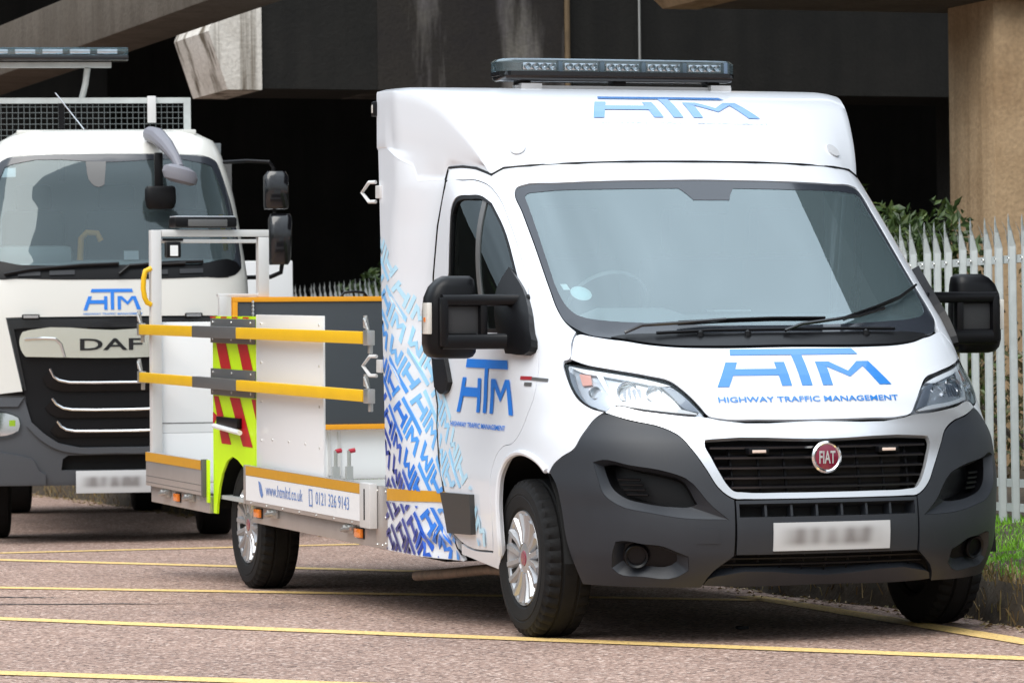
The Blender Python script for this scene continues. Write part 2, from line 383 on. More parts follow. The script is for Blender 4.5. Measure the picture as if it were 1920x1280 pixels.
GRASSM=leaf_mat('grass_blades',[(.11,.30,.010),(.19,.46,.016),(.28,.55,.04)],scale=3.)
STRAW=leaf_mat('dry_grass',[(.14,.085,.03),(.30,.21,.09),(.10,.10,.02)],scale=6.)
HEDGEM=leaf_mat('hedge_leaves',[(.012,.028,.006),(.032,.065,.009),(.085,.12,.022)])
TREEM=leaf_mat('tree_leaves',[(.025,.055,.012),(.05,.11,.02),(.10,.17,.04)],scale=1.5)
IVY=leaf_mat('ivy_leaves',[(.03,.06,.012),(.10,.07,.03),(.06,.13,.02)])
BARK=mat('bark',(.05,.04,.03),.9,bump=.4,bscale=20,var=.3)
def struct(o): o['kind']='structure'; return o
# ------------------------------------------------------------------ ground
ground=struct(mk('tarmac_yard',[(-300,-300,0),(300,-300,0),(300,300,0),(-300,300,0)],[(0,1,2,3)],TARMAC,smooth=False))
LINES=[((-4.2,4.65),(1.6,-4.14),.17),((-3.2,6.24),(.9,1.95),.16),((-3.1,10.9),(.8,4.82),.16),((-3.6,9.46),(1.5,9.22),.14),((-5.2,1.04),(-.9,-3.85),.17),((.98,2.3),(.62,-2.3),.14),((-2.3,-5.6),(2.4,-10),.17)]
for a,b,wd in LINES:
    a,b=Vector(a),Vector(b); d=(b-a).normalized(); n=Vector((-d.y,d.x))*wd/2
    V=[];K=40
    for i in range(K+1):
        p=a.lerp(b,i/K); j=1+random.uniform(-.06,.06); V+=[(*(p+n*j),.004),(*(p-n*j),.004)]
    struct(mk('painted_line',V,[(2*i,2*i+1,2*i+3,2*i+2) for i in range(K)],LINE,ground,False))
# tar-filled cracks in the surface
TAR=mat('tar_crack',(.02,.018,.017),.6)
for a,b in (((-2.6,4.45),(-2.05,4.0)),((-2.75,3.75),(-1.6,3.15)),((-1.15,-3.1),(-.75,-3.25))):
    a,b=Vector(a),Vector(b); d=(b-a).normalized(); n=Vector((-d.y,d.x)); V=[]
    for i in range(25):
        p=a.lerp(b,i/24)+n*random.uniform(-.02,.02); h=.022*math.sin(math.pi*i/24)+.004; V+=[(*(p+n*h),.003),(*(p-n*h),.003)]
    struct(mk('tar_crack',V,[(2*i,2*i+1,2*i+3,2*i+2) for i in range(24)],TAR,ground,False))
# grass bank behind the yard edge
def xe(y): return 1.12+.026*(y+.44)+.03*math.sin(y*2.3)+.015*math.sin(y*7.1)
prof=[(0,-.02),(.03,.05),(.07,.17),(.13,.17),(.22,.205),(.5,.235),(.9,.27),(1.3,.32),(1.9,.34),(60,.4)]
V=[];F=[];YS=[-8+.18*i for i in range(330)]
for y in YS:
    for i,(dx,z) in enumerate(prof):
        k=.03 if i<8 else 0
        V.append((xe(y)+dx+random.uniform(-k,k)*.6,y,z+random.uniform(-k,k)*.7*(i>0)))
npf=len(prof)
for i in range(len(YS)-1):
    for k in range(npf-1): F.append((i*npf+k,i*npf+k+1,(i+1)*npf+k+1,(i+1)*npf+k))
struct(mk('grass_bank',V,F,SOIL))
def blades(name,n,fn,m,hmin,hmax,wd,lean,label,cat):
    V=[];F=[]
    for i in range(n):
        x,y,z=fn(); h=random.uniform(hmin,hmax); a=random.uniform(0,6.283); l=random.uniform(0,lean)*h; b=random.uniform(0,6.283)
        dx,dy=math.cos(a)*wd/2,math.sin(a)*wd/2; k=len(V)
        lx,ly=math.cos(b)*l,math.sin(b)*l
        V+=[(x-dx,y-dy,z),(x+dx,y+dy,z),(x+lx*.4-dx*.7,y+ly*.4-dy*.7,z+h*.6),(x+lx*.4+dx*.7,y+ly*.4+dy*.7,z+h*.6),(x+lx,y+ly,z+h*(1-.3*lean))]
        F+=[(k,k+1,k+3,k+2),(k+2,k+3,k+4)]
    return tag(mk(name,V,F,m,smooth=False),label,cat,kind='stuff')
def bz(dx):
    for (a,za),(b,zb) in zip(prof,prof[1:]):
        if a<=dx<=b: return za+(zb-za)*(dx-a)/(b-a)
    return .3
def g1():
    y=random.uniform(-4,9) if random.random()<.8 else random.uniform(9,24); dx=random.uniform(.16,1.5); return xe(y)+dx,y,bz(dx)-.01
blades('lawn_grass',60000,g1,GRASSM,.025,.065,.005,.7,'bright green mown grass on the bank in front of the fence','grass')
def g2():
    y=random.uniform(-4,22); dx=abs(random.gauss(.10,.06))+.0; return xe(y)+dx,y,bz(dx)-.02
blades('dry_grass_edge',5500,g2,STRAW,.05,.16,.007,1.1,'straw coloured dry grass hanging over the bank edge','grass')
def g3():
    y=random.uniform(-3,22); return xe(y)-random.random()**2*.22+.03,y,.003
V=[];F=[]
for i in range(2600):
    x,y,z=g3(); a=random.uniform(0,6.28); s=random.uniform(.006,.02); t=random.uniform(0,.014); k=len(V)
    c,d=math.cos(a)*s,math.sin(a)*s; V+=[(x-c,y-d,z+.001),(x+d*.6,y-c*.6,z+t),(x+c,y+d,z+.002),(x-d*.6,y+c*.6,z+t*.5)]; F.append((k,k+1,k+2,k+3))
tag(mk('leaf_litter',V,F,STRAW,smooth=False),'brown fallen leaves and grit along the foot of the bank','leaf litter',kind='stuff')
# ------------------------------------------------------------------ palisade fence
def fx(y): return 2.50+.0275*(y-2)
fence=tag(empty('palisade_fence',(fx(0),0,.3)),'galvanised steel palisade fence with pointed pales along the grass bank','fence')
def pale_mesh():
    H=1.58; w=.034; V=[];F=[]
    xs=[-w,-w*.55,-w*.3,w*.3,w*.55,w]; ys=[.010,-.004,-.012,-.012,-.004,.010]
    zs=[0,H-.17]
    for z in zs: V+=[(a,b,z) for a,b in zip(xs,ys)]
    for i in range(5): F.append((i,i+1,7+i,6+i))
    # three points: centre straight, sides splayed
    k=len(V); V+=[(-w*.3,-.012,H-.17),(w*.3,-.012,H-.17),(w*.26,-.012,H-.05),(-w*.26,-.012,H-.05),(0,-.014,H)]; F+=[(k,k+1,k+2,k+3),(k+3,k+2,k+4)]
    for s in (-1,1):
        k=len(V); V+=[(s*w*.3,-.012,H-.17),(s*w,.010,H-.17),(s*w*1.05,-.012,H-.09),(s*w*.5,-.018,H-.09),(s*w*1.15,-.035,H-.035)]; F+=[(k,k+1,k+2,k+3),(k+3,k+2,k+4)]
    # give it thickness
    n=len(V); V+=[(a,b+.004,c) for a,b,c in V]; F+=[tuple(i+n for i in f[::-1]) for f in F]
    me=bpy.data.meshes.new('pale'); me.from_pydata(V,[],F); me.materials.append(GALV); return me
pm=pale_mesh(); ang=math.atan2(.0275,1)
y=-1.2; prev=None
while y<21.5:
    o=bpy.data.objects.new('pale',pm); COL.objects.link(o); o.parent=fence
    o.location=(fx(y)-fx(0),y,.02+random.uniform(-.006,.006)); o.rotation_euler=(random.uniform(-.006,.006),random.uniform(-.008,.008),-math.pi/2-ang+random.uniform(-.05,.05)); y+=.158
def rail(z):
    p0,p1=-1.3,21.6; b=B(); b.prism([(-.0,-.02),(.035,-.02),(.035,.02),(0,.02)],lambda u,v:(fx(p0)-fx(0)+.012+u,p0,z+v),lambda u,v:(fx(p1)-fx(0)+.012+u,p1,z+v)); b.obj('rail',GALV,fence,smooth=False)
for z in (1.37,.225,.10): rail(z)
bm_=bpy.data.meshes.new('bolt'); b=B().lathe([(0,.0),(-.006,.009),(0,.011)],axis='x',n=8); bm_.from_pydata(b.V,[],b.F); bm_.materials.append(ZINC)
y=-1.2
while y<8:
    o=bpy.data.objects.new('bolt',bm_); COL.objects.link(o); o.parent=fence; o.location=(fx(y)-fx(0)-.016,y,1.37); y+=.158
for yy in (-.9,1.85,4.6,7.35,10.1,12.85,15.6,18.35,21.1): 
    bb=B().box(fx(yy)-fx(0)+.05,fx(yy)-fx(0)+.09,yy-.03,yy+.03,-.1,1.5); bb.obj('post',GALV,fence)
# ------------------------------------------------------------------ viaduct
def beam(name,profile,y0,y1,mats,label,parent=None):
    """profile: (x,z) outline extruded along y"""
    n=len(profile); V=[(x,y0,z) for x,z in profile]+[(x,y1,z) for x,z in profile]
    F=[tuple(range(n)),tuple(range(n,2*n))[::-1]]+[(i,n+i,n+(i+1)%n,(i+1)%n) for i in range(n)]
    return mk(name,V,F,parent=parent,smooth=False,mats=mats,idx=None)
xh=tag(empty('crosshead_beam',(3.44,21.85,0)),'weathered concrete crosshead beam with a pointed pale end above the truck','beam')
def cutbox(name,P,y0,y1,m,par,org):
    n=len(P); V=[(x-org[0],y0-org[1],z) for x,z in P]+[(x-org[0],y1-org[1],z) for x,z in P]
    F=[tuple(range(n)),tuple(range(n,2*n))[::-1]]+[(i,n+i,n+(i+1)%n,(i+1)%n) for i in range(n)]
    return mk(name,V,F,m,par,False)
og=(3.44,21.85)
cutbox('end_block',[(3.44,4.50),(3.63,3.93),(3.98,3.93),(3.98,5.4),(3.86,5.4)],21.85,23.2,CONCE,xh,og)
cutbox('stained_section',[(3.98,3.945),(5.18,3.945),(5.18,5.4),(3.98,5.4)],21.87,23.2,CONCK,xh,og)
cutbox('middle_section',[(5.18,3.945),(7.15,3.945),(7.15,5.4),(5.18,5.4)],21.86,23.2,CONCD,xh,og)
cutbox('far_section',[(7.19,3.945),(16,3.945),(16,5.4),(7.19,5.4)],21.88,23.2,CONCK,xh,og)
tube('drain_pipe',[(7.17-3.44,-.03,3.95),(7.17-3.44,-.03,5.4)],.03,mat('rusty_pipe',(.16,.11,.06),.8,var=.3),xh)
tube('conduit',[(7.95-3.44,-.03,4.15),(7.95-3.44,-.03,5.4)],.014,ZINC,xh)
xh2=tag(empty('near_crosshead',(4.7,12.1,0)),'dark crosshead beam over the brown column at upper right','beam')
og=(4.7,12.1)
cutbox('end_block',[(4.62,4.3),(4.95,3.99),(5.25,3.99),(5.25,5.2),(4.62,5.2)],12.1,13.5,CONC,xh2,og)
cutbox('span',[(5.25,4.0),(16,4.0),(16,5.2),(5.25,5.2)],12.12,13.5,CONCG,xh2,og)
colo=tag(empty('concrete_column',(9,12.7,0)),'tall brown concrete column behind the palisade fence','column')
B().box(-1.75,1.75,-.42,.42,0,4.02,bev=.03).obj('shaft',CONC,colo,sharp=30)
def PL(u,v): return np.array((-1.72+u*0+.0,-.0,0))
lettering('stencilled_mark','49/3',lambda u,v:np.array((u,-.42,v)),-1.70,3.02,-1.58,3.11,mat('faded_stencil',(.06,.045,.035),.8),colo)
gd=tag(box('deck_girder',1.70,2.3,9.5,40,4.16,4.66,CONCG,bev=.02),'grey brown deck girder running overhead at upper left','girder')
dk=tag(empty('viaduct_deck',(10,25,9.4)),'dark viaduct deck overhead shading everything behind the vehicles','deck')
B().box(-5.9,25,-5.2,25,0,2.6).obj('slab',CONCK,dk,False); B().box(-3.5,25,-37,-11.62,.02,2.5).obj('unseen_side_slab',CONCK,dk,False); B().box(-22,-5.9,3,25,.05,1.6).obj('rear_slab',CONCK,dk,False)  # side slab is unseen, added to darken windscreen reflection and ground under van
struct(mk('far_shade_wall',[(-40,44,-1),(60,44,-1),(60,44,11),(-40,44,11),(60,44,-1),(45,6,-1),(45,6,11),(60,44,11)],[(0,1,2,3),(4,5,6,7)],CONCK,smooth=False))  # closing wall added behind; deep shade is put into its near-black colour
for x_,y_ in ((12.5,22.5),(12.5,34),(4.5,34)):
    tag(box('far_column',x_-.7,x_+.7,y_-.5,y_+.5,0,9.4,CONCK,bev=.02),'column deep under the viaduct, shade put into its near-black colour','column','columns deep under the viaduct')
# ------------------------------------------------------------------ bushes and reflected trees
def crown(name,clumps,n,size,m,parent=None,aspect=.55):
    V=[];F=[]
    for i in range(n):
        c,r=random.choice(clumps); d=Vector((random.gauss(0,1),random.gauss(0,1),random.gauss(0,1))).normalized()*(random.random()**.4)
        p=Vector(c)+Vector((d.x*r[0],d.y*r[1],d.z*r[2])); s=size*random.uniform(.6,1.3)
        a=Vector((random.gauss(0,1),random.gauss(0,1),random.gauss(0,.6))).normalized(); b=a.orthogonal().normalized(); q=a.cross(b)
        th=random.uniform(0,6.28); u=b*math.cos(th)+q*math.sin(th); v=a.cross(u)*aspect; k=len(V)
        V+=[p-u*s,p+v*s*.8+a*s*.15,p+u*s,p-v*s*.8+a*s*.15]; F.append((k,k+1,k+2,k+3))
    return mk(name,V,F,m,parent,False)
def bush(name,c,R_,n,size,m,label,group=None):
    random.seed(int(c[0]*100+c[1]*10))
    o=tag(empty(name,c),label,'bush',group); cl=[]
    for i in range(16):
        a=random.uniform(0,6.28); q=random.random()**.5
        cl.append(((math.cos(a)*q*R_[0],math.sin(a)*q*R_[1],R_[2]*random.uniform(.25,.85)),(R_[0]*.35,R_[1]*.45,R_[2]*.28)))
    crown('foliage',cl,n,size,m,o)
    b=B()
    for i in range(7):
        a=random.uniform(0,6.28); q=cl[i][0]; b.tube([(0.1*math.cos(a),.1*math.sin(a),0),(q[0]*.5,q[1]*.5,q[2]*.5),q],[.03,.02,.008],5)
    b.obj('stems',BARK,o); return o
bush('hedge_bush',(4.55,9.0,.33),(.85,.8,1.85),9000,.045,HEDGEM,'dark green bush behind the fence left of the column')
bush('hedge_bush',(6.1,12.2,.33),(.8,.7,2.05),6000,.05,HEDGEM,'dark green bush close beside the brown column')
bush('far_bush',(4.3,18.6,.35),(.6,.6,1.75),3500,.05,HEDGEM,'small sunlit bush beyond the far pales beside the van body')
bush('bramble',(4.0,4.6,.33),(.7,1.5,.95),2200,.03,IVY,'sparse brown bramble behind the pales below the mirror')
bush('bramble',(5.4,7.0,.33),(.6,1.2,1.3),1800,.03,IVY,'thin ivy bramble climbing in front of the column')
V=[]
tb=B(); cl=[]
for i in range(9):
    x_,y_=-17+random.uniform(-2,2),-8+4.2*i; h=random.uniform(4.5,6.5)
    tb.tube([(x_,y_,0),(x_+.1,y_+.1,h*.5),(x_,y_,h*.9)],[.25,.17,.05],7)
    for k in range(8): cl.append(((x_+random.uniform(-1.6,1.6),y_+random.uniform(-1.8,1.8),h*random.uniform(.25,1)),(1.2,1.3,1.0)))
t_=crown('tree_belt',cl,16000,.17,TREEM); tag(t_,'belt of green trees opposite the parked van, mirrored in its side window','trees',kind='stuff')
tb.obj('trunks',BARK,t_)
# ------------------------------------------------------------------ traffic management van
RAKE=R(1.33)
van=tag(empty('flatbed_van',(0,.335*math.sin(RAKE),.335*(1-math.cos(RAKE))),(RAKE,0,0)),'white flatbed van with blue lettering, roof light bar and yellow side rails, in front','van')
# z, yc, W, D, n
HT=np.array([
(.22,-.84,.98,.88,2.7),(.27,-.885,1.005,.92,2.6),(.33,-.925,1.02,.95,2.6),(.40,-.95,1.035,.96,2.6),(.48,-.957,1.04,.96,2.6),(.56,-.950,1.045,.95,2.6),
(.64,-.93,1.045,.93,2.7),(.74,-.905,1.035,.92,2.8),(.84,-.865,1.025,.90,2.9),(.94,-.785,1.015,.90,3.0),(1.01,-.755,1.01,.92,3.0),(1.07,-.715,1.008,.95,3.0),
(1.14,-.655,1.003,1.0,3.0),(1.21,-.575,1.0,.95,3.0),(1.25,-.495,1.0,.85,3.0),(1.29,-.40,1.0,.74,3.0),(1.34,-.325,1.0,.70,3.0),(1.50,-.115,1.003,.74,3.0),
(1.70,.13,1.0,.78,3.0),(1.85,.315,.992,.80,3.0),(1.93,.415,.985,.80,3.0),(2.0,.505,.975,.78,3.0),(2.06,.60,.955,.75,3.0),(2.14,.80,.91,.7,3.0)])
YB=1.25
def _sm(x,X,Y):
    # pchip interpolation
    n=len(X);h=np.diff(X);dl=np.diff(Y)/h;m=np.zeros(n)
    for i in range(1,n-1):
        if dl[i-1]*dl[i]>0:
            w1=2*h[i]+h[i-1];w2=h[i]+2*h[i-1];m[i]=(w1+w2)/(w1/dl[i-1]+w2/dl[i])
    m[0]=dl[0];m[-1]=dl[-1]
    k=np.clip(np.searchsorted(X,x)-1,0,n-2);t=(x-X[k])/h[k]
    return (2*t**3-3*t**2+1)*Y[k]+(t**3-2*t**2+t)*h[k]*m[k]+(-2*t**3+3*t**2)*Y[k+1]+(t**3-t**2)*h[k]*m[k+1]
NZ,NS=385,480
ZG=np.linspace(.22,2.14,NZ);SG=np.linspace(0,3.0,NS)
HX=np.zeros((NZ,NS));HY=np.zeros((NZ,NS))
for i,z in enumerate(ZG):
    yc,W,D,n=[_sm(z,HT[:,0],HT[:,k]) for k in (1,2,3,4)]
    th=np.linspace(0,1,400)**1.5*np.pi/2
    th=np.concatenate([th[:-1],[np.pi/2]])
    x=W*np.sin(th)**(2/n);y=yc+D*(1-np.cos(th)**(2/n))
    x=np.append(x,W);y=np.append(y,y[-1]+3.)
    s=np.concatenate([[0],np.cumsum(np.hypot(np.diff(x),np.diff(y)))])
    HX[i]=np.interp(SG,s,x);HY[i]=np.interp(SG,s,y)
def H(s,z):
    """van hull: s = metres round the body from the centre line (+ = van's right, -x), z height"""
    a=abs(s);fi=np.clip((z-.22)/(ZG[1]-ZG[0]),0,NZ-1.001);fj=np.clip(a/(SG[1]-SG[0]),0,NS-1.001)
    i=int(fi);j=int(fj);u=fi-i;v=fj-j
    def g(A): return (A[i,j]*(1-u)+A[i+1,j]*u)*(1-v)+(A[i,j+1]*(1-u)+A[i+1,j+1]*u)*v
    return np.array([-g(HX) if s>=0 else g(HX),g(HY),z])

def HS(s,z): return H(float(s),float(z))
def sk(z): return tuple(_sm(z,HT[:,0],HT[:,k]) for k in (1,2,3,4))
doorrear=[(2.28,.346),(2.40,.372),(2.50,.418),(2.57,.578),(2.64,.716),(2.655,.856),(2.60,.953),(2.605,1.019),(2.50,1.169),(2.27,1.34),(2.005,1.53),(1.668,1.755),(1.36,1.941)]
_e=[]
for (a,za),(b_,zb_) in zip(doorrear[1:],doorrear[2:]):
    for j in range(8): t=j/8; z_=za+(zb_-za)*t; _e.append((z_,H(a+(b_-a)*t,z_)[1]))
_e.append((1.941,H(1.36,1.941)[1])); _e.append((2.05,_e[-1][1])); YR=np.array([(.22,.74),(.30,.80),(.33,.86)]+_e)
def yr(z): return float(np.interp(z,YR[:,0],YR[:,1]))
def hx(y,z):
    yc,W,D,n=sk(min(z,2.13)); t=(y-yc)/D
    return W if t>=1 else W*(1-(1-max(t,0))**n)**(1/n)
XB=1.09
def sidex(y,z):
    a=yr(z); 
    if y<=a: return hx(y,z)
    t=min((y-a)/.42,1); t=t*t*(3-2*t); return hx(a,z)*(1-t)+XB*t
def SB(y,z): return np.array((-sidex(y,z),y,z))
def SBL(y,z): return np.array((sidex(-y,z),-y,z))     # left side, u = -y
# ---- outlines, s (metres round the nose) and z
ws=[(0,1.948),(.161,1.946),(.41,1.942),(.664,1.933),(.828,1.923),(.855,1.914),(.876,1.892),(.879,1.81),(.887,1.641),(.901,1.464),(.906,1.386),(.898,1.339),(.868,1.309),(.823,1.283),(.747,1.271),(.695,1.266),(.625,1.252),(.516,1.24),(.37,1.236),(0,1.238)]
wsin=[(0,1.861),(.085,1.861),(.11,1.895),(.13,1.914),(.425,1.91),(.774,1.897),(.819,1.891),(.838,1.879),(.843,1.784),(.861,1.579),(.869,1.464),(.862,1.41),(.841,1.374),(.796,1.353),(.74,1.344),(.567,1.332),(.419,1.325),(0,1.318)]
bon=[(0,1.228),(.37,1.226),(.516,1.231),(.625,1.243),(.70,1.257),(.75,1.263),(.823,1.276),(.863,1.284),(.945,1.237),(.998,1.180),(.93,1.158),(.832,1.141),(.661,1.112),(.585,1.092),(.534,1.046),(.488,.988),(.456,.948),(.413,.938),(.253,.933),(0,.930)]
hl=[(1.046,1.154),(1.032,1.166),(.832,1.136),(.661,1.107),(.585,1.087),(.534,1.041),(.488,.983),(.458,.948),(.551,.952),(.722,.973),(.853,.989),(.888,.968),(.953,.984),(1.018,1.028),(1.045,1.096)]
gr=[(0,.851),(.47,.856),(.500,.853),(.505,.841),(.487,.784),(.459,.721),(.429,.669),(.408,.649),(.372,.644),(.2,.640),(0,.639)]
upb=[(0,.924),(.413,.931),(.456,.941),(.551,.948),(.722,.969),(.853,.985),(.886,.963),(.788,.935),(.651,.901),(.603,.873),(.558,.813),(.51,.733),(.47,.664),(.432,.63),(.409,.6185),(.36,.616),(.22,.6145),(.1,.614),(0,.614)]
cor=[(.409,.614),(.432,.626),(.47,.66),(.51,.729),(.558,.81),(.603,.869),(.651,.897),(.788,.931),(.889,.957),(.925,.943),(.988,.896),(1.04,.855),(1.081,.814),(1.165,.777),(1.239,.734),(1.256,.716),(1.212,.669),(1.187,.571),(1.169,.455),(1.132,.373),(1.091,.314),(1.043,.258),(.764,.255),(.52,.256),(.505,.30),(.413,.388)]
vent0=[(.988,.762),(.942,.772),(.83,.753),(.668,.725),(.60,.70),(.50,.585),(.44,.535),(.612,.540),(.756,.562),(.894,.595),(.951,.637),(.973,.70)]
vent1=[(.960,.750),(.93,.757),(.83,.742),(.668,.714),(.622,.70),(.56,.60),(.59,.588),(.66,.586),(.783,.598),(.880,.623),(.926,.66),(.948,.706)]
fog0=[(.907,.441),(.875,.445),(.788,.434),(.699,.424),(.652,.405),(.60,.385),(.59,.33),(.63,.303),(.774,.302),(.88,.312),(.915,.335),(.92,.39)]
fog1=[(.885,.425),(.86,.43),(.79,.422),(.715,.41),(.68,.395),(.65,.375),(.645,.345),(.67,.325),(.774,.322),(.86,.328),(.888,.345),(.893,.385)]
doortop=[(1.169,1.957),(1.049,1.950),(.999,1.927),(.969,1.873),(.966,1.766),(.979,1.613),(1.002,1.498)]
doorfront=[(1.03,1.43),(1.09,1.33),(1.17,1.22),(1.25,1.10),(1.34,1.0),(1.47,.90),(1.58,.845),(1.653,.818),(1.774,.80),(1.885,.739),(1.934,.66),(1.933,.506),(1.93,.345)]
doorrear=[(2.28,.346),(2.40,.372),(2.50,.418),(2.57,.578),(2.64,.716),(2.655,.856),(2.60,.953),(2.605,1.019),(2.50,1.169),(2.27,1.34),(2.005,1.53),(1.668,1.755),(1.36,1.941)]
def _lin(P,k=5): return [(P[i][0]+(P[i+1][0]-P[i][0])*j/k,P[i][1]+(P[i+1][1]-P[i][1])*j/k) for i in range(len(P)-1) for j in range(k)]+[P[-1]]
door=[(1.345,1.953)]+doortop+doorfront+doorrear[:2]+_lin(doorrear[2:])
archo=[(1.855,.268),(1.825,.339),(1.840,.48),(1.829,.593),(1.802,.672),(1.732,.739),(1.602,.779),(1.443,.778),(1.331,.747),(1.272,.709)]
cabtop=[(0,2.033),(.3,2.031),(.543,2.024),(.75,2.015),(.881,2.006),(.958,1.977),(1.034,2.009),(1.125,2.019),(1.252,2.018),(1.335,1.962)]
shell=[cabtop[0]]+cabtop[1:]+[(a,b+.003) for a,b in doortop]+doorfront+[(1.933,.338),(2.28,.338),(2.36,.352),(2.36,.304),(1.86,.268)]+archo[1:]+[(1.26,.720),(1.243,.738),(1.169,.781),(1.085,.818),(1.044,.859),(.992,.900),(.93,.946),(.892,.966),(.956,.982),(1.022,1.026),(1.049,1.096),(1.05,1.154),(1.036,1.172),(1.008,1.178),(.948,1.240),(.874,1.292)]+[(.902,1.335),(.910,1.386),(.905,1.464),(.891,1.641),(.883,1.81),(.880,1.892),(.859,1.917),(.832,1.927),(.664,1.937),(.41,1.946),(.161,1.950),(0,1.952)]
panel('cab_shell',HS,sym(shell),WHITE,van,res=.05,gap=.001,thick=.02)
panel('bonnet',HS,sym(bon),WHITE,van,res=.045,gap=.0022)
panel('upper_bumper',HS,sym(upb),SILVER,van,holes=[sym(gr)],res=.03,gap=.001,thick=.022,off=.004)
for s_ in (1,-1):
    f=(lambda P:P) if s_==1 else mirror
    bp=panel('bumper_corner',HS,f(cor),GREY,van,holes=[f(vent0),f(fog0)],res=.03,gap=.0015,thick=.03,off=.006)
    ringwall('vent_ledge',HS,f(vent0),-.006,f(vent1),.03,GREY,bp)
    v2=inset(vent1,.004)
    ringwall('vent_wall',HS,f(vent1),.03,f([tuple(p) for p in v2]),.11,BLACK,bp)
    panel('vent_back',HS,f(vent1),BLACK,bp,thick=0,off=-.105,gap=.002)
    for k in range(4):
        z0=.655+.0*k; a0,a1=.905-.012*k,.80-.01*k; zz=.70-.022*k
        b=B().tube([HS(s_*a,zz-.02*(.9-a)/.1*-.0)-snorm(HS,s_*a,zz)*.05 for a in (a0,(a0+a1)/2,a1)],.006,6); b.obj('vent_louvre',BLACK,bp)
    ringwall('fog_ledge',HS,f(fog0),-.006,f(fog1),.045,GREY,bp)
    panel('fog_back',HS,f(fog1),BLACK,bp,thick=0,off=-.044,gap=-.001)
    c=HS(s_*.825,.373); n_=snorm(HS,s_*.825,.373); q=Vector(n_).lerp(Vector((0,-1,0)),.5).normalized()
    b=B().lathe([(-.02,.05),(.02,.05),(.026,.046),(.02,.038),(.006,.036),(.006,0)],axis='z',n=28)
    o=b.obj('fog_blank',BLACK,bp); o.matrix_local=Matrix.Translation(Vector(c-n_*.035))@q.to_track_quat('Z','Y').to_matrix().to_4x4()
    for k in (-1,0,1): rb_=B().box(-.028+.004*abs(k),.028-.004*abs(k),.013*k-.003,.013*k+.003,.004,.014).obj('fog_rib',GREY,bp); rb_.matrix_local=o.matrix_local
    # headlight
    lens=panel('headlight',HS,f(hl),LENS,van,res=.03,gap=.006,thick=0,off=.002)
    LS=mat('lamp_silver',(.62,.65,.70),.22,metal=.6); LWH=mat('drl_white',(.85,.87,.9),.25); LG=mat('bezel_grey',(.20,.23,.28),.35,metal=.3)
    panel('housing',HS,f(hl),LS,lens,res=.03,gap=.004,thick=0,off=-.024)
    ringwall('gasket',HS,f(hl),.0,f([tuple(p) for p in inset(hl,.007)]),.016,BLACK,lens)
    panel('lamp_frame',HS,f([(1.017,1.152),(.806,1.126),(.636,1.094),(.585,1.078),(.631,1.076),(.715,1.093),(.863,1.117),(.973,1.133)]),LWH,lens,off=-.010,thick=.01,gap=0)
    panel('running_light',HS,f([(.895,1.121),(.864,1.118),(.85,1.055),(.818,1.012),(.691,.993),(.552,.978),(.5,.964),(.506,.959),(.694,.979),(.842,.998),(.867,1.051)]),LWH,lens,off=-.008,thick=.012,gap=0)
    panel('bezel',HS,f([(.627,1.075),(.577,1.063),(.526,1.015),(.492,.968),(.551,.984),(.593,1.039)]),LG,lens,off=-.009,thick=.01,gap=0)
    panel('outer_trim',HS,f([(1.036,1.135),(1.015,1.125),(1.012,1.07),(.985,1.01),(.93,.985),(.955,.99),(1.012,1.032),(1.036,1.09)]),LG,lens,off=-.012,thick=.01,gap=0)
    panel('indicator',HS,f([(.982,1.127),(.924,1.122),(.930,1.084),(.98,1.078)]),mat('indicator_pink',(.70,.36,.30),.15,coat=.5),lens,off=-.014,thick=.008,gap=0)
    for k in range(4):
        a0=.80-.022*k; panel('reflector_flute',HS,f([(a0,1.040+.012*k),(a0-.012,1.072),(a0-.020,1.070),(a0-.008,1.020)]),LG,lens,off=-.017,thick=.006,gap=0,curve=False)
    for (a,z_,r_) in ((.775,1.058,.040),(.662,1.050,.032),(.925,1.052,.024)):
        c=HS(s_*a,z_)-snorm(HS,s_*a,z_)*.014; q=Vector(snorm(HS,s_*a,z_)).lerp(Vector((0,-1,0)),.6).normalized()
        o=B().lathe([(-.030,.004),(-.026,r_*.5),(-.016,r_*.85),(0,r_),(.003,r_*1.05),(.0,r_*1.10)],axis='z',n=28).obj('reflector',CHROME,lens); o.matrix_local=Matrix.Translation(Vector(c))@q.to_track_quat('Z','Y').to_matrix().to_4x4()
        bl_=B().lathe([(-.028,.007),(-.004,.008),(.0,.0)],axis='z',n=12).obj('bulb',BLACK if a>.9 else LG,lens); bl_.matrix_local=o.matrix_local
    # door, window
    d=panel('door',HS,f(door),WHITE,van,holes=[f([(1.79,1.537),(1.56,1.712),(1.36,1.852),(1.29,1.880),(1.157,1.888),(1.065,1.880),(1.025,1.849),(1.011,1.745),(1.030,1.598),(1.062,1.469),(1.105,1.36),(1.17,1.288),(2.13,1.286),(2.12,1.315)])],res=.05,gap=.002)
    wo=[(1.79,1.537),(1.56,1.712),(1.36,1.852),(1.29,1.880),(1.157,1.888),(1.065,1.880),(1.025,1.849),(1.011,1.745),(1.030,1.598),(1.062,1.469),(1.105,1.36),(1.17,1.288),(2.13,1.286),(2.12,1.315)]
    wi=[tuple(p) for p in inset(wo,.016)]
    panel('window_seal',HS,f(wo),BLACK,d,holes=[f(wi)],res=.05,gap=.0005,thick=.02,off=-.002)
    panel('window',HS,f(wi),SIDEGLASS,d,res=.06,gap=-.001,thick=0,off=-.012)
    dv=[(1.05,1.866),(1.076,1.870),(1.668,1.29),(1.622,1.29)]
    panel('window_divider',HS,f(dv),MIDGREY,d,off=-.006,thick=.02,gap=0,curve=False)
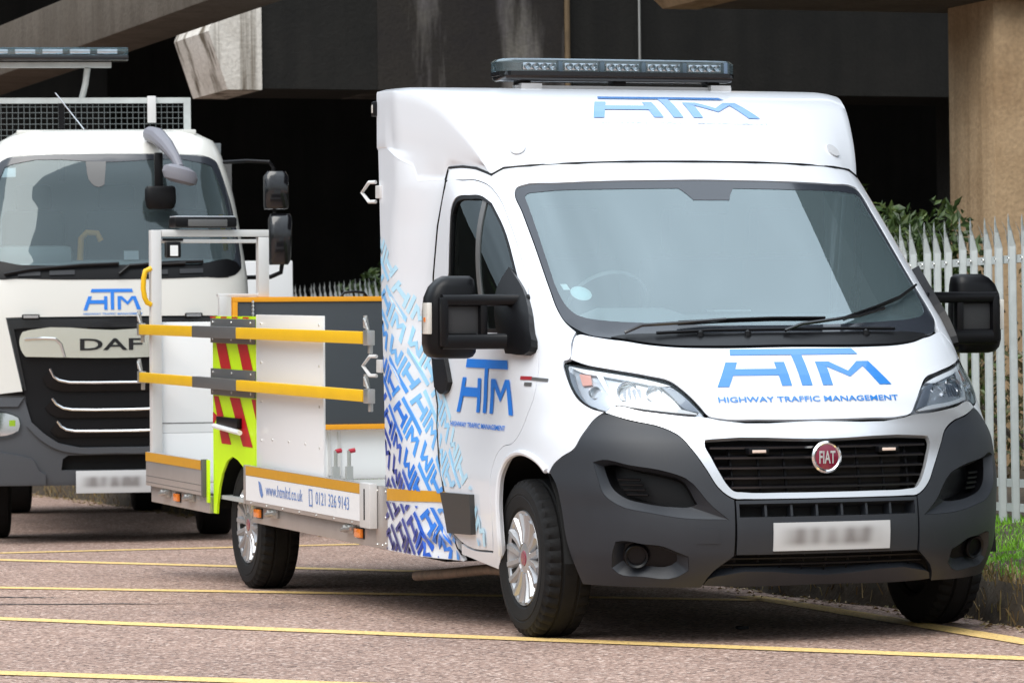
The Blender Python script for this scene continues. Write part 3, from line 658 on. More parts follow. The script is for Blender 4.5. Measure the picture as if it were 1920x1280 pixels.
    panel('door_handle',HS,f([(2.49,1.168),(2.315,1.165),(2.34,1.06),(2.43,1.012),(2.50,1.006),(2.56,1.035),(2.53,1.1)]),BLACK,d,off=.022,thick=.03,gap=0)
    panel('side_moulding',HS,f([(2.565,.572),(2.154,.581),(2.155,.407),(2.485,.397)]),mat('moulding_grey',(.04,.038,.036),.5,bump=.04,bscale=600),d,off=.024,thick=.03,gap=0,curve=False)
    b=B().tube([HS(s_*a,z_)+snorm(HS,s_*a,z_)*.001 for a,z_ in [tuple(p) for p in spl(archo)][4:36]],.013,8); b.obj('arch_lip',WHITE,van)
    # mirror
    sx=-s_
    def ring(hx0,hx1,y0,y1,z_,e=3.6,n=28):
        cx,cy,ax_,ay_=(hx0+hx1)/2,(y0+y1)/2,abs(hx1-hx0)/2,(y1-y0)/2; P=[]
        for k in range(n):
            t=2*math.pi*k/n; c_,q_=math.cos(t),math.sin(t)
            P.append((sx*(cx+ax_*math.copysign(abs(c_)**(2/e),c_)),cy+ay_*math.copysign(abs(q_)**(2/e),q_),z_))
        return P
    rings=[ring(1.16,1.30,.22,.31,1.178),ring(1.14,1.328,.20,.325,1.186),ring(1.128,1.345,.19,.335,1.205),ring(1.125,1.353,.185,.34,1.24),ring(1.125,1.352,.185,.34,1.38),ring(1.127,1.345,.187,.338,1.44),ring(1.13,1.325,.192,.332,1.485),ring(1.135,1.295,.20,.325,1.515),ring(1.15,1.265,.225,.305,1.531)]
    mb=panel('mirror_base',HS,f([(1.051,1.552),(1.028,1.46),(1.07,1.32),(1.20,1.205),(1.42,1.198),(1.36,1.30),(1.22,1.44)]),BLACK,van,off=.035,thick=.04,gap=0)
    mh=B().loft(rings).obj('mirror_head',BLACK,mb,sharp=50)
    fr=[]
    b=B()
    def arm(z0,z1,xs,ys):
        rr=[]
        for x_,y_ in zip(xs,ys):
            h=(z1-z0)/2; m_=(z0+z1)/2; P=[]
            for k in range(14):
                t=2*math.pi*k/14; P.append((sx*x_,y_+.026*math.copysign(abs(math.cos(t))**.6,math.cos(t)),m_+h*math.copysign(abs(math.sin(t))**.6,math.sin(t))))
            rr.append(P)
        b.loft(rr)
    arm(1.402,1.452,(.93,1.0,1.08,1.16,1.25,1.30),(.12,.14,.165,.172,.175,.178))
    arm(1.218,1.285,(.90,1.0,1.08,1.16,1.25,1.30),(.10,.13,.16,.170,.175,.178))
    for xa,xb in ((1.275,1.312),(1.10,1.135)): b.box(sx*xa,sx*xb,.150,.20,1.23,1.44,bev=.012)
    b.obj('mirror_arm',BLACK,mb,sharp=50)
    B().box(sx*1.135,sx*1.275,.178,.19,1.285,1.402,bev=.003).obj('mirror_plate',mat('mirror_plate',(.03,.031,.033),.6),mb)
    B().box(sx*1.335,sx*1.3565,.20,.275,1.283,1.418,bev=.006).obj('mirror_indicator',mat('clear_indicator',(.75,.72,.66),.12,coat=.8),mb)
    B().box(sx*1.353,sx*1.359,.225,.25,1.335,1.355,bev=.002).obj('indicator_bulb',AMBER,mb)
# seam gaskets
def hullline(name,P,r,m,off=.001,parent=van): 
    b=B().tube([HS(*p)+snorm(HS,*p)*off for p in P],r,6); return b.obj(name,m,parent)
cl_=[tuple(p) for p in cabtop]; full=[(-a,b) for a,b in cl_[::-1]]+cl_[1:]
hullline('roof_seal',full,.0065,BLACK,.002)
hullline('door_seal',[(1.335,1.965),(1.363,1.943),(1.671,1.757),(2.008,1.532),(2.272,1.342),(2.505,1.171),(2.61,1.02),(2.605,.953),(2.662,.856),(2.648,.716),(2.578,.578),(2.505,.42),(2.42,.33),(2.36,.304)],.0055,BLACK,-.001)
# windscreen
fr=panel('windscreen',HS,sym(wsin),WSGLASS,van,res=.06,gap=-.002,thick=0,off=-.004)
panel('glass_border',HS,sym(ws),FRIT,fr,holes=[sym(wsin)],res=.04,gap=.0005,thick=.012,off=-.002)
panel('cowl',HS,sym([(0,1.283),(.30,1.284),(.55,1.283),(.70,1.276),(.74,1.269),(.695,1.262),(.625,1.249),(.516,1.236),(.37,1.232),(0,1.234)]),BLACK,van,res=.03,gap=0,thick=.02,off=.004)
def wiper(pts_arm,pts_blade,o1=.03):
    a=B().tube([HS(s,z)+snorm(HS,s,z)*o for s,z,o in pts_arm],[.008]*len(pts_arm),6).obj('wiper_arm',GLOSSBLACK,van)
    b=B().tube([HS(s,z)+snorm(HS,s,z)*.014 for s,z in pts_blade],.006,6); b.tube([HS(s,z)+snorm(HS,s,z)*.026 for s,z in pts_blade],.0055,6); b.obj('wiper_blade',BLACK,a)
    return a
w1=wiper([(.68,1.272,.02),(.60,1.285,.04),(.42,1.300,.035),(.22,1.318,.03)],[(.43,1.312),(.20,1.322),(.0,1.327),(-.24,1.326)])
w2=wiper([(-.02,1.276,.02),(-.10,1.285,.04),(-.40,1.325,.035),(-.55,1.36,.03)],[(-.33,1.326),(-.52,1.372),(-.68,1.413),(-.85,1.466)])
tube('wiper_linkage',[HS(s,z)+snorm(HS,s,z)*.02 for s,z in ((.55,1.27),(.3,1.28),(-.3,1.283),(-.55,1.28))],.007,BLACK,van)
for s_ in (.15,-.40,.36): 
    o=B().lathe([(0,.016),(.02,.013),(.028,0)],axis='z',n=12).obj('washer_jet',BLACK,van); o.location=HS(s_,1.272)
# grille
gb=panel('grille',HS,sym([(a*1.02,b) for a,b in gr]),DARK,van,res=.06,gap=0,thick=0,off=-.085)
for z_ in (.665,.703,.745,.787,.829):
    hw=np.interp(z_,[.638,.649,.721,.853],[.37,.405,.455,.495]); P=[HS(s,z_)-snorm(HS,s,z_)*.02 for s in np.linspace(-hw,hw,25)]
    b=B(); rr=[[(p[0],p[1]-.012,p[2]+.0045),(p[0],p[1]+.03,p[2]+.012),(p[0],p[1]+.03,p[2]-.006),(p[0],p[1]-.012,p[2]-.0035)] for p in P]; b.loft(rr); b.obj('slat',GLOSSBLACK,gb,sharp=30)
for s_ in (-.40,-.28,-.165,.165,.28,.40):
    P=[HS(s_,z_)-snorm(HS,s_,z_)*.045 for z_ in (.645,.70,.76,.80,.85)]; b=B().tube(P,.006,6); b.obj('grille_rib',BLACK,gb)
mat('radiator',(.05,.045,.04),.6,metal=.4)
panel('radiator',HS,sym([(0,.835),(.40,.835),(.38,.66),(0,.655)]),MATS['radiator'],gb,res=.1,gap=0,thick=0,off=-.075)
for s_ in (.29,-.29):
    c=HS(s_,.808); o=B().box(-.045,.045,-.02,.02,-.013,.013,bev=.006).obj('strobe_light',BLACK,gb); o.location=c+np.array((0,.0,0)); q_=B().box(-.03,.03,-.0235,-.015,-.006,.006,bev=.002).obj('strobe_lens',mat('strobe_lens',(.85,.68,.58),.15,coat=.6),gb); q_.location=o.location
c=HS(0,.781)
bd=B().lathe([(.03,.055),(-.002,.066),(-.012,.066),(-.018,.058),(-.014,.052),(-.014,.0)],axis='y',n=48).obj('badge',CHROME,van); bd.location=c+np.array((0,-.012,0))
B().lathe([(-.0155,.051),(-.0165,.049),(-.018,.0)],axis='y',n=40).obj('badge_face',mat('badge_maroon',(.20,.006,.035),.2,coat=.8),bd)
lettering('badge_letters','FIAT',lambda u,v:np.array((-u,-.0185,v)),.036,-.026,-.036,.026,mat('badge_silver',(.8,.8,.82),.25,metal=.6),bd,off=.001)
# bumper centre
slot=[(.39,.594),(.39,.544),(-.39,.544),(-.39,.594)]
bc=panel('bumper_centre',HS,[(.405,.611),(.405,.39),(-.405,.39),(-.405,.611)],GREY,van,holes=[slot],res=.035,gap=.0015,thick=.03,off=.006,curve=False)
ringwall('slot_wall',HS,slot,-.005,[(a*.99,(b-.569)*.8+.569) for a,b in slot],.06,GREY,bc,curve=False)
panel('slot_back',HS,slot,DARK,bc,thick=0,off=-.06,gap=-.003,curve=False)
for k in range(1,7):
    s_=.39-k*.78/7; panel('slot_rib',HS,[(s_+.005,.596),(s_+.005,.542),(s_-.005,.542),(s_-.005,.596)],GREY,bc,off=-.006,thick=.05,gap=0,curve=False)
lip=panel('bumper_lip',HS,sym([(0,.298),(.47,.300),(.50,.290),(.515,.262),(.45,.258),(0,.258)]),GREY,van,res=.04,gap=0,thick=.05,off=.0)
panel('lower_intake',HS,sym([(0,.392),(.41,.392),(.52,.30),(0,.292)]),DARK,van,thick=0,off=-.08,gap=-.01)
for z_ in (.335,.362): tube('intake_bar',[HS(s,z_)-snorm(HS,s,z_)*.03 for s in np.linspace(-.46,.46,15)],.006,BLACK,lip,6)
for k in range(9): s_=-.4+.1*k; tube('intake_rib',[HS(s_,z_)-snorm(HS,s_,z_)*.035 for z_ in (.295,.34,.39)],.004,BLACK,lip,5)
panel('tow_cover',HS,[(.565,.497),(.475,.497),(.475,.437),(.565,.437)],GREY,van,off=.0085,thick=.004,gap=0,res=.03)
def plate_mat(name,zc):
    m,n,b=nodemat(name); t=nn(n,'ShaderNodeTexCoord'); sp_=nn(n,'ShaderNodeSeparateXYZ'); n.links.new(t.outputs['Object'],sp_.inputs[0])
    mp=nn(n,'ShaderNodeMapping'); mp.inputs['Scale'].default_value=(1,0,.25); n.links.new(t.outputs['Object'],mp.inputs[0])
    a=nn(n,'ShaderNodeTexNoise',Scale=17.,Detail=0.); n.links.new(mp.outputs[0],a.inputs['Vector'])
    def band(sock,c,w0,w1):
        s1=nn(n,'ShaderNodeMath',operation='SUBTRACT'); n.links.new(sock,s1.inputs[0]); s1.inputs[1].default_value=c
        ab=nn(n,'ShaderNodeMath',operation='ABSOLUTE'); n.links.new(s1.outputs[0],ab.inputs[0])
        r=nn(n,'ShaderNodeMapRange',interpolation_type='SMOOTHSTEP'); n.links.new(ab.outputs[0],r.inputs[0]); r.inputs[1].default_value=w0; r.inputs[2].default_value=w1; r.inputs[3].default_value=1; r.inputs[4].default_value=0; return r
    k1=band(sp_.outputs['X'],0,.15,.25); k2=band(sp_.outputs['Z'],zc,.018,.052)
    q=nn(n,'ShaderNodeMath',operation='MULTIPLY'); n.links.new(k1.outputs[0],q.inputs[0]); n.links.new(k2.outputs[0],q.inputs[1])
    nr=nn(n,'ShaderNodeMapRange'); n.links.new(a.outputs['Fac'],nr.inputs[0]); nr.inputs[1].default_value=.35; nr.inputs[2].default_value=.65; nr.inputs[3].default_value=1; nr.inputs[4].default_value=.35
    q2=nn(n,'ShaderNodeMath',operation='MULTIPLY'); n.links.new(q.outputs[0],q2.inputs[0]); n.links.new(nr.outputs[0],q2.inputs[1])
    r=ramp(n,q2.outputs[0],[(0,(.52,.53,.54)),(1,(.22,.21,.21))]); n.links.new(r.outputs[0],b.inputs['Base Color']); b.inputs['Roughness'].default_value=.4; return m
PLATE=plate_mat('smudged_plate',.462); PLATE2=plate_mat('smudged_truck_plate',.418); PLW=PLATE
pl=panel('number_plate',HS,[(.254,.518),(.254,.406),(-.262,.406),(-.262,.518)],PLW,van,off=.016,thick=.008,gap=0,curve=False)
# bonnet, door and fairing lettering
logo('bonnet_logo',HS,.395,1.066,-.392,1.218,BLUE2,van,off=.0025)
lettering('bonnet_tagline','HIGHWAY TRAFFIC MANAGEMENT',HS,.405,1.004,-.405,1.026,BLUE2,van,off=.003)
# door logo is tall and narrow as seen; true size on the side plane
def dl(u,v): return SB(u,v)
logo('door_logo',SB,.83,.932,.07,1.168,BLUE,van,off=.004,res=.04)
lettering('door_tagline','HIGHWAY TRAFFIC MANAGEMENT',SB,.90,.868,.16,.890,BLUE,van,off=.004)
o=panel('engine_badge',SB,[(.02,1.105),(-.09,1.105),(-.09,1.09),(.02,1.09)],mat('badge_red',(.35,.02,.03),.4),van,off=.003,thick=0,gap=0,curve=False)
panel('engine_badge_grey',SB,[(-.09,1.103),(-.22,1.098),(-.22,1.085),(-.09,1.09)],MIDGREY,o,off=.003,thick=0,gap=0,curve=False)
panel('engine_badge_number',SB,[(-.03,1.08),(-.10,1.08),(-.10,1.065),(-.03,1.065)],MIDGREY,o,off=.003,thick=0,gap=0,curve=False)
# ---- box side panels
def boxside(S,sg,nm):
    zz=[.272,.30,.36,.418,.5,.578,.65,.716,.8,.95,1.05,1.169,1.35,1.53,1.758,1.9,1.962,2.02]
    P=[(sg*(yr(z)+.005),z) for z in zz]+[(sg*1.34,2.034),(sg*1.48,2.08),(sg*1.62,2.126),(sg*1.752,2.132)]+[(sg*(1.635+.13*(z-.27)/2.1),z) for z in (2.0,1.5,1.0,.6,.272)]
    return panel(nm,S,P,WHITE,van,res=.05,gap=.0005,thick=.02,curve=False)
boxside(SB,1,'body_side'); boxside(SBL,-1,'body_side')
# ---- roof fairing
ct=np.array(cabtop[:6]); 
def E0(u):
    a=abs(u)*.955; z=float(np.interp(a,ct[:,0],ct[:,1])); p=HS(-a if u>0 else a,z); return p
ht=np.array([0,.086,.21,.40,.62,.79,1.0]); hz=np.array([0,.235,.50,.79,.945,.986,1.0])
def hprof(t): return float(_sm(t,ht,hz))
def fair(u,t):
    e=E0(u); yb=1.762; x1=u*XB
    y_=e[1]+(yb-e[1])*t; g=min(t/.72,1)**.85; x_=e[0]+(x1-e[0])*g; z_=e[2]+.004+(2.402-e[2])*hprof(t)
    z_-=.018*max(0,(abs(u)-.9)/.1)**2*(.3+.7*t)*min(1,t*5); return np.array((x_,y_,z_))
NU,NT=49,30; V=[];F=[]
for i in range(NT+1):
    for j in range(NU): V.append(fair(-1+2*j/(NU-1),(i/NT)**1.15))
for i in range(NT):
    for j in range(NU-1): F.append((i*NU+j,i*NU+j+1,(i+1)*NU+j+1,(i+1)*NU+j))
b=B(); b.add(V,F)
cs=[HS(a,z_) for a,z_ in cabtop[5:]]; csy=[p[1] for p in cs]; csz=[z_ for a,z_ in cabtop[5:]]
for sg in (-1,1):
    rows=[];T=[(i/NT)**1.15 for i in range(NT+1)]
    for t in T:
        p=fair(sg,t); y_=p[1]; X_=abs(p[0])
        zb=float(np.interp(y_,csy,csz))+.004 if y_<1.33 else 9
        zc=float(np.interp(y_,[.7,1.0,1.3,1.6],[2.00,2.055,2.10,2.13])); zc=min(zc,p[2]-.012)
        zl=float(np.interp(y_,[1.33,1.62],[2.03,2.125])) if y_>1.33 else zb+.001
        zl=min(zl,zc-.003); zb=min(zb,zl-.004); xl=sidex(y_,min(zl,2.12)); xbm=sidex(y_,zb)
        zs=[p[2],p[2]-.01]; xs=[X_,X_+.003]
        for k in range(1,7): q=k/6; zs.append(p[2]-.01+(zc-p[2]+.01)*q); xs.append(X_+.003-(.012*q*q if y_<1.6 else 0))
        for k in range(1,5): q=k/4; q2=q*q*(3-2*q); zs.append(zc+(zl-zc)*q); xs.append(xs[7]+(xl-xs[7])*q2)
        for k in range(1,5): q=k/4; zs.append(zl+(zb-zl)*q); xs.append(xl+(xbm-xl)*q+.0006)
        rows.append([(sg*a,y_,c) for a,c in zip(xs,zs)])
    n_=len(rows[0]); V=[p for r_ in rows for p in r_]; F=[]
    for i in range(len(rows)-1):
        for k in range(n_-1):
            f_=(i*n_+k,i*n_+k+1,(i+1)*n_+k+1,(i+1)*n_+k); F.append(f_ if sg<0 else f_[::-1])
    b.add(V,F)
fa=b.obj('roof_fairing',WHITE,van,sharp=None)
bm=bmesh.new(); bm.from_mesh(fa.data); bmesh.ops.remove_doubles(bm,verts=bm.verts,dist=.0008); bmesh.ops.recalc_face_normals(bm,faces=bm.faces); bm.to_mesh(fa.data); bm.free(); fa.data.set_sharp_from_angle(angle=R(48))
def FS(u,t): return fair(-u,t)   # u + = van's right
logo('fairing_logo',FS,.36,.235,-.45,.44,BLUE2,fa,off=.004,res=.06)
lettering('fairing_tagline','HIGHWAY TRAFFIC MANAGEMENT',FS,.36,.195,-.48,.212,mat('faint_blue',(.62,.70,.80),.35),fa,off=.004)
for u_ in (.80,-.80):
    p=FS(u_,.07); n_=snorm(FS,u_,.07); n_=n_ if n_[1]<0 else -n_; o=B().lathe([(-.004,.036),(.007,.035),(.009,0)],axis='z',n=24).obj('fixing_cap',mat('cap_grey',(.55,.56,.58),.5),fa); o.matrix_local=Matrix.Translation(Vector(p))@Vector(n_).to_track_quat('Z','Y').to_matrix().to_4x4()
B().box(-XB+.01,XB-.01,1.60,1.63,.3,1.96).box(-XB+.02,XB-.02,1.70,1.74,1.9,2.37).obj('rear_bulkhead',PANEL,van)
# ---- blue print on the side: the logo repeated on the diagonal
shades=[(.50,.78,.95),(.36,.68,.95),(.20,.50,.90),(.08,.34,.86),(.03,.20,.74),(.015,.10,.55),(.012,.045,.34),(.01,.022,.20)]
PM=[mat('print_blue_%d'%i,c,.38,coat=.3) for i,c in enumerate(shades)]
b=B(); a45=R(-39.5); ca,sa=math.cos(a45),math.sin(a45); LW,LH=.335,.112; stepu,stepv=.345,.134
def bound(y_,z_):  # distance inside the printed area
    z0=np.interp(1.75-y_,[0,.25,.55,.75,1.0,1.3,1.5,1.65],[1.86,1.58,1.26,1.07,.82,.50,.30,.2]); return z0-z_
def clip(P,n,c):
    out=[]
    for i in range(len(P)):
        p,q=P[i-1],P[i]; dp=p[0]*n[0]+p[1]*n[1]-c; dq=q[0]*n[0]+q[1]*n[1]-c
        if (dp>0)!=(dq>0): t=dp/(dp-dq); out.append((p[0]+(q[0]-p[0])*t,p[1]+(q[1]-p[1])*t))
        if dq>0: out.append(q)
    return out
def edge(y0,z0,y1,z1,sgn):
    n=(-(z1-z0)*sgn,(y1-y0)*sgn); L=math.hypot(*n); n=(n[0]/L,n[1]/L); return n,n[0]*y0+n[1]*z0
for iv in range(-16,18):
    for iu in range(-9,10):
        flip=(iu%2)
        cu=iu*stepu+iv*.105; cv=iv*stepv
        for poly in LOGO:
            poly=inset(poly,-4); q=[]
            for x,y in poly:
                lx=(x/435-.5)*LW; ly=(y/150-.5)*LH
                if flip: lx,ly=-lx,-ly
                lx+=cu; ly+=cv
                q.append((lx*ca-ly*sa,lx*sa+ly*ca))      # right (towards the nose), up
            Q0=[(1.2-p[0],.9+p[1]) for p in q]
            cz_=float(np.mean([p[1] for p in Q0])); cyy=float(np.mean([p[0] for p in Q0]))
            if not(-.2<cyy<2 and .2<cz_<2): continue
            for on_door in (0,1):
                Q=clip(Q0,(0,1),.277 if not on_door else .36)
                e=.02; yy0,yy1=yr(cz_-e),yr(cz_+e)
                n_,c_=edge(yy0,cz_-e,yy1,cz_+e,-1); 
                if on_door: n_,c_=(-n_[0],-n_[1]),-c_
                Q=clip(Q,n_,c_+.009)
                n_,c_=edge(1.635,.27,1.765,2.37,1); Q=clip(Q,n_,c_+.004)
                if not on_door:
                    parts=[clip(Q,(0,1),.564),clip(Q,(0,-1),-.497)]
                else: parts=[clip(Q,(0,1),.60),clip(clip(Q,(0,-1),-.60),(-1,0),-.50)]
                for Q in parts:
                    if len(Q)<3: continue
                    cy_,cz2=np.mean(Q,0)
                    dd=bound(cy_,cz2)
                    if dd<.0: continue
                    if on_door and (cy_<.30 or cz2>1.2): continue
                    k=(0 if dd<.15 else 1) if on_door else int(np.clip(dd/.15,0,7))
                    Qd=dens(Q,.06); V=[SB(*p)+snorm(SB,*p)*(.002 if cz2>.62 else .005) for p in Qd]; F=[tuple(range(len(V)))]
                    n2=np.cross(V[1]-V[0],V[len(V)//2]-V[0])
                    if n2[0]>0: F=[F[0][::-1]]
                    b.add(V,F,k)
b.obj('side_print',None,van,smooth=False,mats=PM)['kind']='stuff'
panel('amber_strip',SB,[(1.632,.557),(.90,.575),(.90,.528),(1.632,.502)],ORANGE,van,off=.004,thick=0,gap=0,curve=False)
# ---- light bar
lb=box('light_bar',-.585,.545,1.40,1.60,2.432,2.478,GLOSSBLACK,van,bev=.018)
b=B(); rr=[]
def lring(z_,k):
    P=[]
    for (x_,y_) in ((-.60,1.44),(-.56,1.39),(-.45,1.37),(.41,1.37),(.52,1.39),(.56,1.44),(.56,1.56),(.52,1.61),(.41,1.63),(-.45,1.63),(-.56,1.61),(-.60,1.56)): P.append((-.02+(x_+.02)*k,1.5+(y_-1.5)*k,z_))
    return P
b.loft([lring(2.472,1),lring(2.52,1),lring(2.533,.97)]); b.obj('lens_cover',glass('beacon_lens',(.88,.92,.96),1.5,painted_sheen=.05),lb,sharp=30)
B().loft([lring(2.455,1.004),lring(2.474,1.004)]).obj('trim',GLOSSBLACK,lb,sharp=30)
B().loft([lring(2.526,.955),lring(2.5325,.95)]).obj('roof_strip',mat('beacon_top',(.55,.58,.62),.3,metal=.4),lb,sharp=30)
for k in range(5):
    x0=-.50+.205*k; B().box(x0,x0+.165,1.40,1.42,2.480,2.515,bev=.003).obj('module',CHROME,lb)
    B().box(x0+.17,x0+.19,1.385,1.42,2.474,2.524,bev=.002).obj('divider',mat('beacon_blue_grey',(.12,.17,.24),.3),lb)
    for q in range(4): B().lathe([(0,.0),(-.008,.013),(-.012,.016)],(x0+.022+.04*q,1.399,2.497),axis='y',n=10).obj('led',SATIN,lb)
b=B().box(-.52,.555,1.45,1.49,2.395,2.412).box(-.50,-.40,1.42,1.52,2.39,2.42).box(.44,.54,1.42,1.52,2.39,2.42); b.obj('mount_rail',ALUW,lb)
for x_ in (-.47,0,.47): B().box(x_-.03,x_+.03,1.46,1.54,2.41,2.435,bev=.004).obj('foot',BLACK,lb)
# ---- wheels
def wheel():
    V=[];F=[];prof=[(-.088,.198,0),(-.103,.215,0),(-.1085,.245,0),(-.1095,.262,0),(-.107,.264,0),(-.107,.270,0),(-.109,.272,0),(-.107,.290,0),(-.105,.300,0),(-.103,.302,0),(-.098,.316,1),(-.090,.328,1),(-.075,.3335,1),(-.045,.335,0),(-.04,.327,2),(-.033,.327,2),(-.028,.335,0),(0,.335,0),(.028,.335,0),(.033,.327,2),(.04,.327,2),(.045,.335,0),(.075,.3335,1),(.090,.328,1),(.098,.316,0),(.107,.28,0),(.103,.215,0),(.088,.198,0)]
    n=120;m=len(prof)
    for k in range(n):
        a=2*math.pi*k/n
        for d,r_,fl in prof:
            rr=r_-(.013 if fl==1 and k%3==0 else 0)-(.006 if fl==3 else 0); V.append((d,rr*math.cos(a),rr*math.sin(a)))
    for k in range(n):
        for i in range(m-1): F.append((k*m+i,((k+1)%n)*m+i,((k+1)%n)*m+i+1,k*m+i+1))
    ty=mk('wheel',V,F,RUBBER,van,True,sharp=28)
    B().lathe([(-.09,.203),(-.099,.200),(-.096,.188),(-.080,.172),(-.066,.150),(-.068,.11),(-.078,.075),(-.082,.06)],n=64).obj('rim',mat('wheel_silver',(.50,.51,.53),.34,metal=.7),ty,sharp=30)
    B().lathe([(-.05,.2),(.08,.195)],n=40).obj('barrel',MIDGREY,ty)
    B().lathe([(-.078,.07),(-.090,.062),(-.094,.04),(-.094,.034)],n=40).obj('hub_cap',MATS['wheel_silver'],ty,sharp=30)
    B().lathe([(-.092,.036),(-.097,.030),(-.098,0)],n=32).obj('centre_badge',MATS['badge_maroon'],ty)
    for k in range(8):
        a=2*math.pi*(k+.5)/8
        def pt(r_,da,d): t=a+da; return (d,r_*math.cos(t),r_*math.sin(t))
        # raised spoke pair
        for s_ in (-1,1):
            P=[(.066,.22*s_),(.12,.20*s_),(.19,.19*s_)]; rr=[]
            for (r_,da),hh in zip(P,(-.088,-.088,-.100)):
                w_=.019/r_; rr.append([pt(r_,da-w_,hh+.012),pt(r_,da-w_*.5,hh-.006),pt(r_,da+w_*.5,hh-.006),pt(r_,da+w_,hh+.012)])
            B().loft(rr).obj('spoke',MATS['wheel_silver'],ty,sharp=35)
        b=B(); a0=a
        P=[(.115,-.02),(.125,-.04),(.165,-.075),(.18,-.07),(.18,.07),(.165,.075),(.125,.04),(.115,.02)]
        b.add([pt(r_,da,float(np.interp(r_,[.08,.11,.15,.172,.188],[-.079,-.0695,-.0675,-.0825,-.098]))) for r_,da in P],[tuple(range(8))[::-1]]); b.obj('rim_slot',DARK,ty,False)
    return ty
wh=wheel(); wh.location=(-.903,0,.335)
def w2b(x,y,z): z-=.335; c,s=math.cos(RAKE),math.sin(RAKE); return (x,y*c+z*s,.335-y*s+z*c)
wr=copy_tree(wh,van); wr.location=w2b(-.903,4.4,.335); wr.rotation_euler=(.3,0,0)
wl=copy_tree(wh,van); wl.location=(.903,0,.335); wl.rotation_euler=(0,0,math.pi)
wl2=copy_tree(wh,van); wl2.location=w2b(.903,4.4,.335); wl2.rotation_euler=(0,0,math.pi)
# ---- underside, engine block, liners
B().box(-.74,.74,-.62,.9,.27,.95).box(-.9,.9,.45,1.6,.28,.34).box(-.7,.7,1.6,6.0,.30,.36).box(-.55,-.45,1.6,6.0,.2,.3).box(.45,.55,1.6,6.0,.2,.3).box(-.8,.8,4.35,4.45,.28,.36).box(-.45,.45,.05,.75,.21,.29).box(-.35,.35,.75,2.4,.20,.30).box(-.72,.72,1.9,3.7,.19,.31).obj('chassis',DARK,van,False)
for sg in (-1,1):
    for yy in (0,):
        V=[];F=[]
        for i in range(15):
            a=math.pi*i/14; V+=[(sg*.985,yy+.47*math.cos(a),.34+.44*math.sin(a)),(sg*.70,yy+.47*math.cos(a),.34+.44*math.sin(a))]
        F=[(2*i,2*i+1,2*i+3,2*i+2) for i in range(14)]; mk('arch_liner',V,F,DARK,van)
tube('exhaust_pipe',[(-.80,-.2,.26),(-.82,.5,.24),(-.85,.9,.225),(-.85,1.5,.165),(-.85,1.95,.125)],.024,mat('rusty_exhaust',(.20,.15,.11),.6,metal=.5,var=.3,vscale=20),van,12)
# ---- cab interior
B().box(-.88,.88,-.28,.62,.9,1.02).obj('cab_floor',INTERIOR,van,False)
V=[];rr=[]
for y_,z_,w_ in ((-.30,1.27,.78),(-.15,1.31,.85),(.02,1.345,.88),(.18,1.36,.88),(.30,1.33,.88),(.33,1.1,.88)): rr.append([(x_*w_,y_+.10*abs(x_)**3,z_+(.03 if -.75<x_<-.25 and .0<y_<.3 else 0)) for x_ in np.linspace(-1,1,25)])
B().loft(rr,closed=False,cap=False).obj('dashboard',mat('dash_plastic',(.34,.36,.37),.6,bump=.05,bscale=300),van)
for x_ in (-.48,.12,.55):
    B().box(x_-.24,x_+.24,.78,.95,1.0,1.62,bev=.06).box(x_-.14,x_+.14,.80,.92,1.62,1.84,bev=.04).box(x_-.24,x_+.24,.45,.9,.95,1.1,bev=.04).obj('seat',SEAT,van)
sw=B().lathe([(0,.19),(.012,.185),(0,.175),(-.012,.185)],axis='z',n=36,close=True).obj('steering_wheel',mat('steering_black',(.20,.21,.22),.5),van); sw.location=(-.46,.42,1.40); sw.rotation_euler=(R(-52),0,0)
B().box(-.9,.9,1.15,1.18,.9,1.98).obj('cab_bulkhead',INTERIOR,van,False)
panel('headlining',lambda u,v:np.array((-u,v,1.975)),[(-.74,.78),(.74,.78),(.74,1.14),(-.74,1.14)],INTERIOR,van,curve=False,thick=0)
B().box(-.04,.13,.20,.30,1.372,1.378).obj('dash_paper',mat('paper',(.85,.86,.86),.7),van).rotation_euler=(0,0,0)
o=panel('tax_disc',HS,[(.77+.045*math.cos(t),1.46+.03*math.sin(t)) for t in np.linspace(0,6.28,16)[:-1]],mat('disc_paper',(.7,.78,.78),.6),van,off=-.008,thick=0,gap=0)
panel('screen_sticker',HS,[(.845,1.50),(.815,1.50),(.81,1.475),(.84,1.475)],MATS['paper'],van,off=-.008,thick=0,gap=0,curve=False)
o=B().box(-.10,.10,.38,.40,1.80,1.86,bev=.01).obj('rear_view_mirror',BLACK,van)
# ------------------------------------------------------------------ load bed
X0=-1.09
def sbox(name,y0,y1,z0,z1,m,parent=van,x0=X0,x1=X0+.03,bev=.003): return box(name,x0,x1,y0,y1,z0,z1,m,parent,bev)
B().box(-1.05,1.05,1.62,6.08,.355,.375).obj('bed_floor',mat('bed_floor',(.42,.43,.42),.6,bump=.1,bscale=80,var=.1),van,False)
sk1=sbox('side_rail',1.63,3.96,.272,.364,ALU); sbox('side_rail',4.845,6.13,.272,.364,ALU)
sbox('corner_plate',1.63,1.80,.275,.562,ALU,x0=X0-.004)
for yy,zz in ((1.65,.30),(1.65,.42),(1.65,.54),(1.78,.54),(1.70,.29),(1.78,.29)):
    B().lathe([(0,.007),(-.004,.005),(-.005,0)],(X0-.004,yy,zz),n=8).obj('rivet',ZINC,sk1)
d1=sbox('dropside',1.935,4.005,.366,.566,ALU,x0=X0-.03,x1=X0)
panel('dropside_face',SB_:=(lambda y,z:np.array((X0-.031,y,z))),[(1.95,.515),(3.985,.515),(3.985,.388),(1.95,.388)],PANEL,d1,off=.001,thick=0,gap=0,curve=False)
panel('amber_tape',SB_,[(1.95,.564),(3.985,.564),(3.985,.517),(1.95,.517)],ORANGE,d1,off=.002,thick=0,gap=0,curve=False)
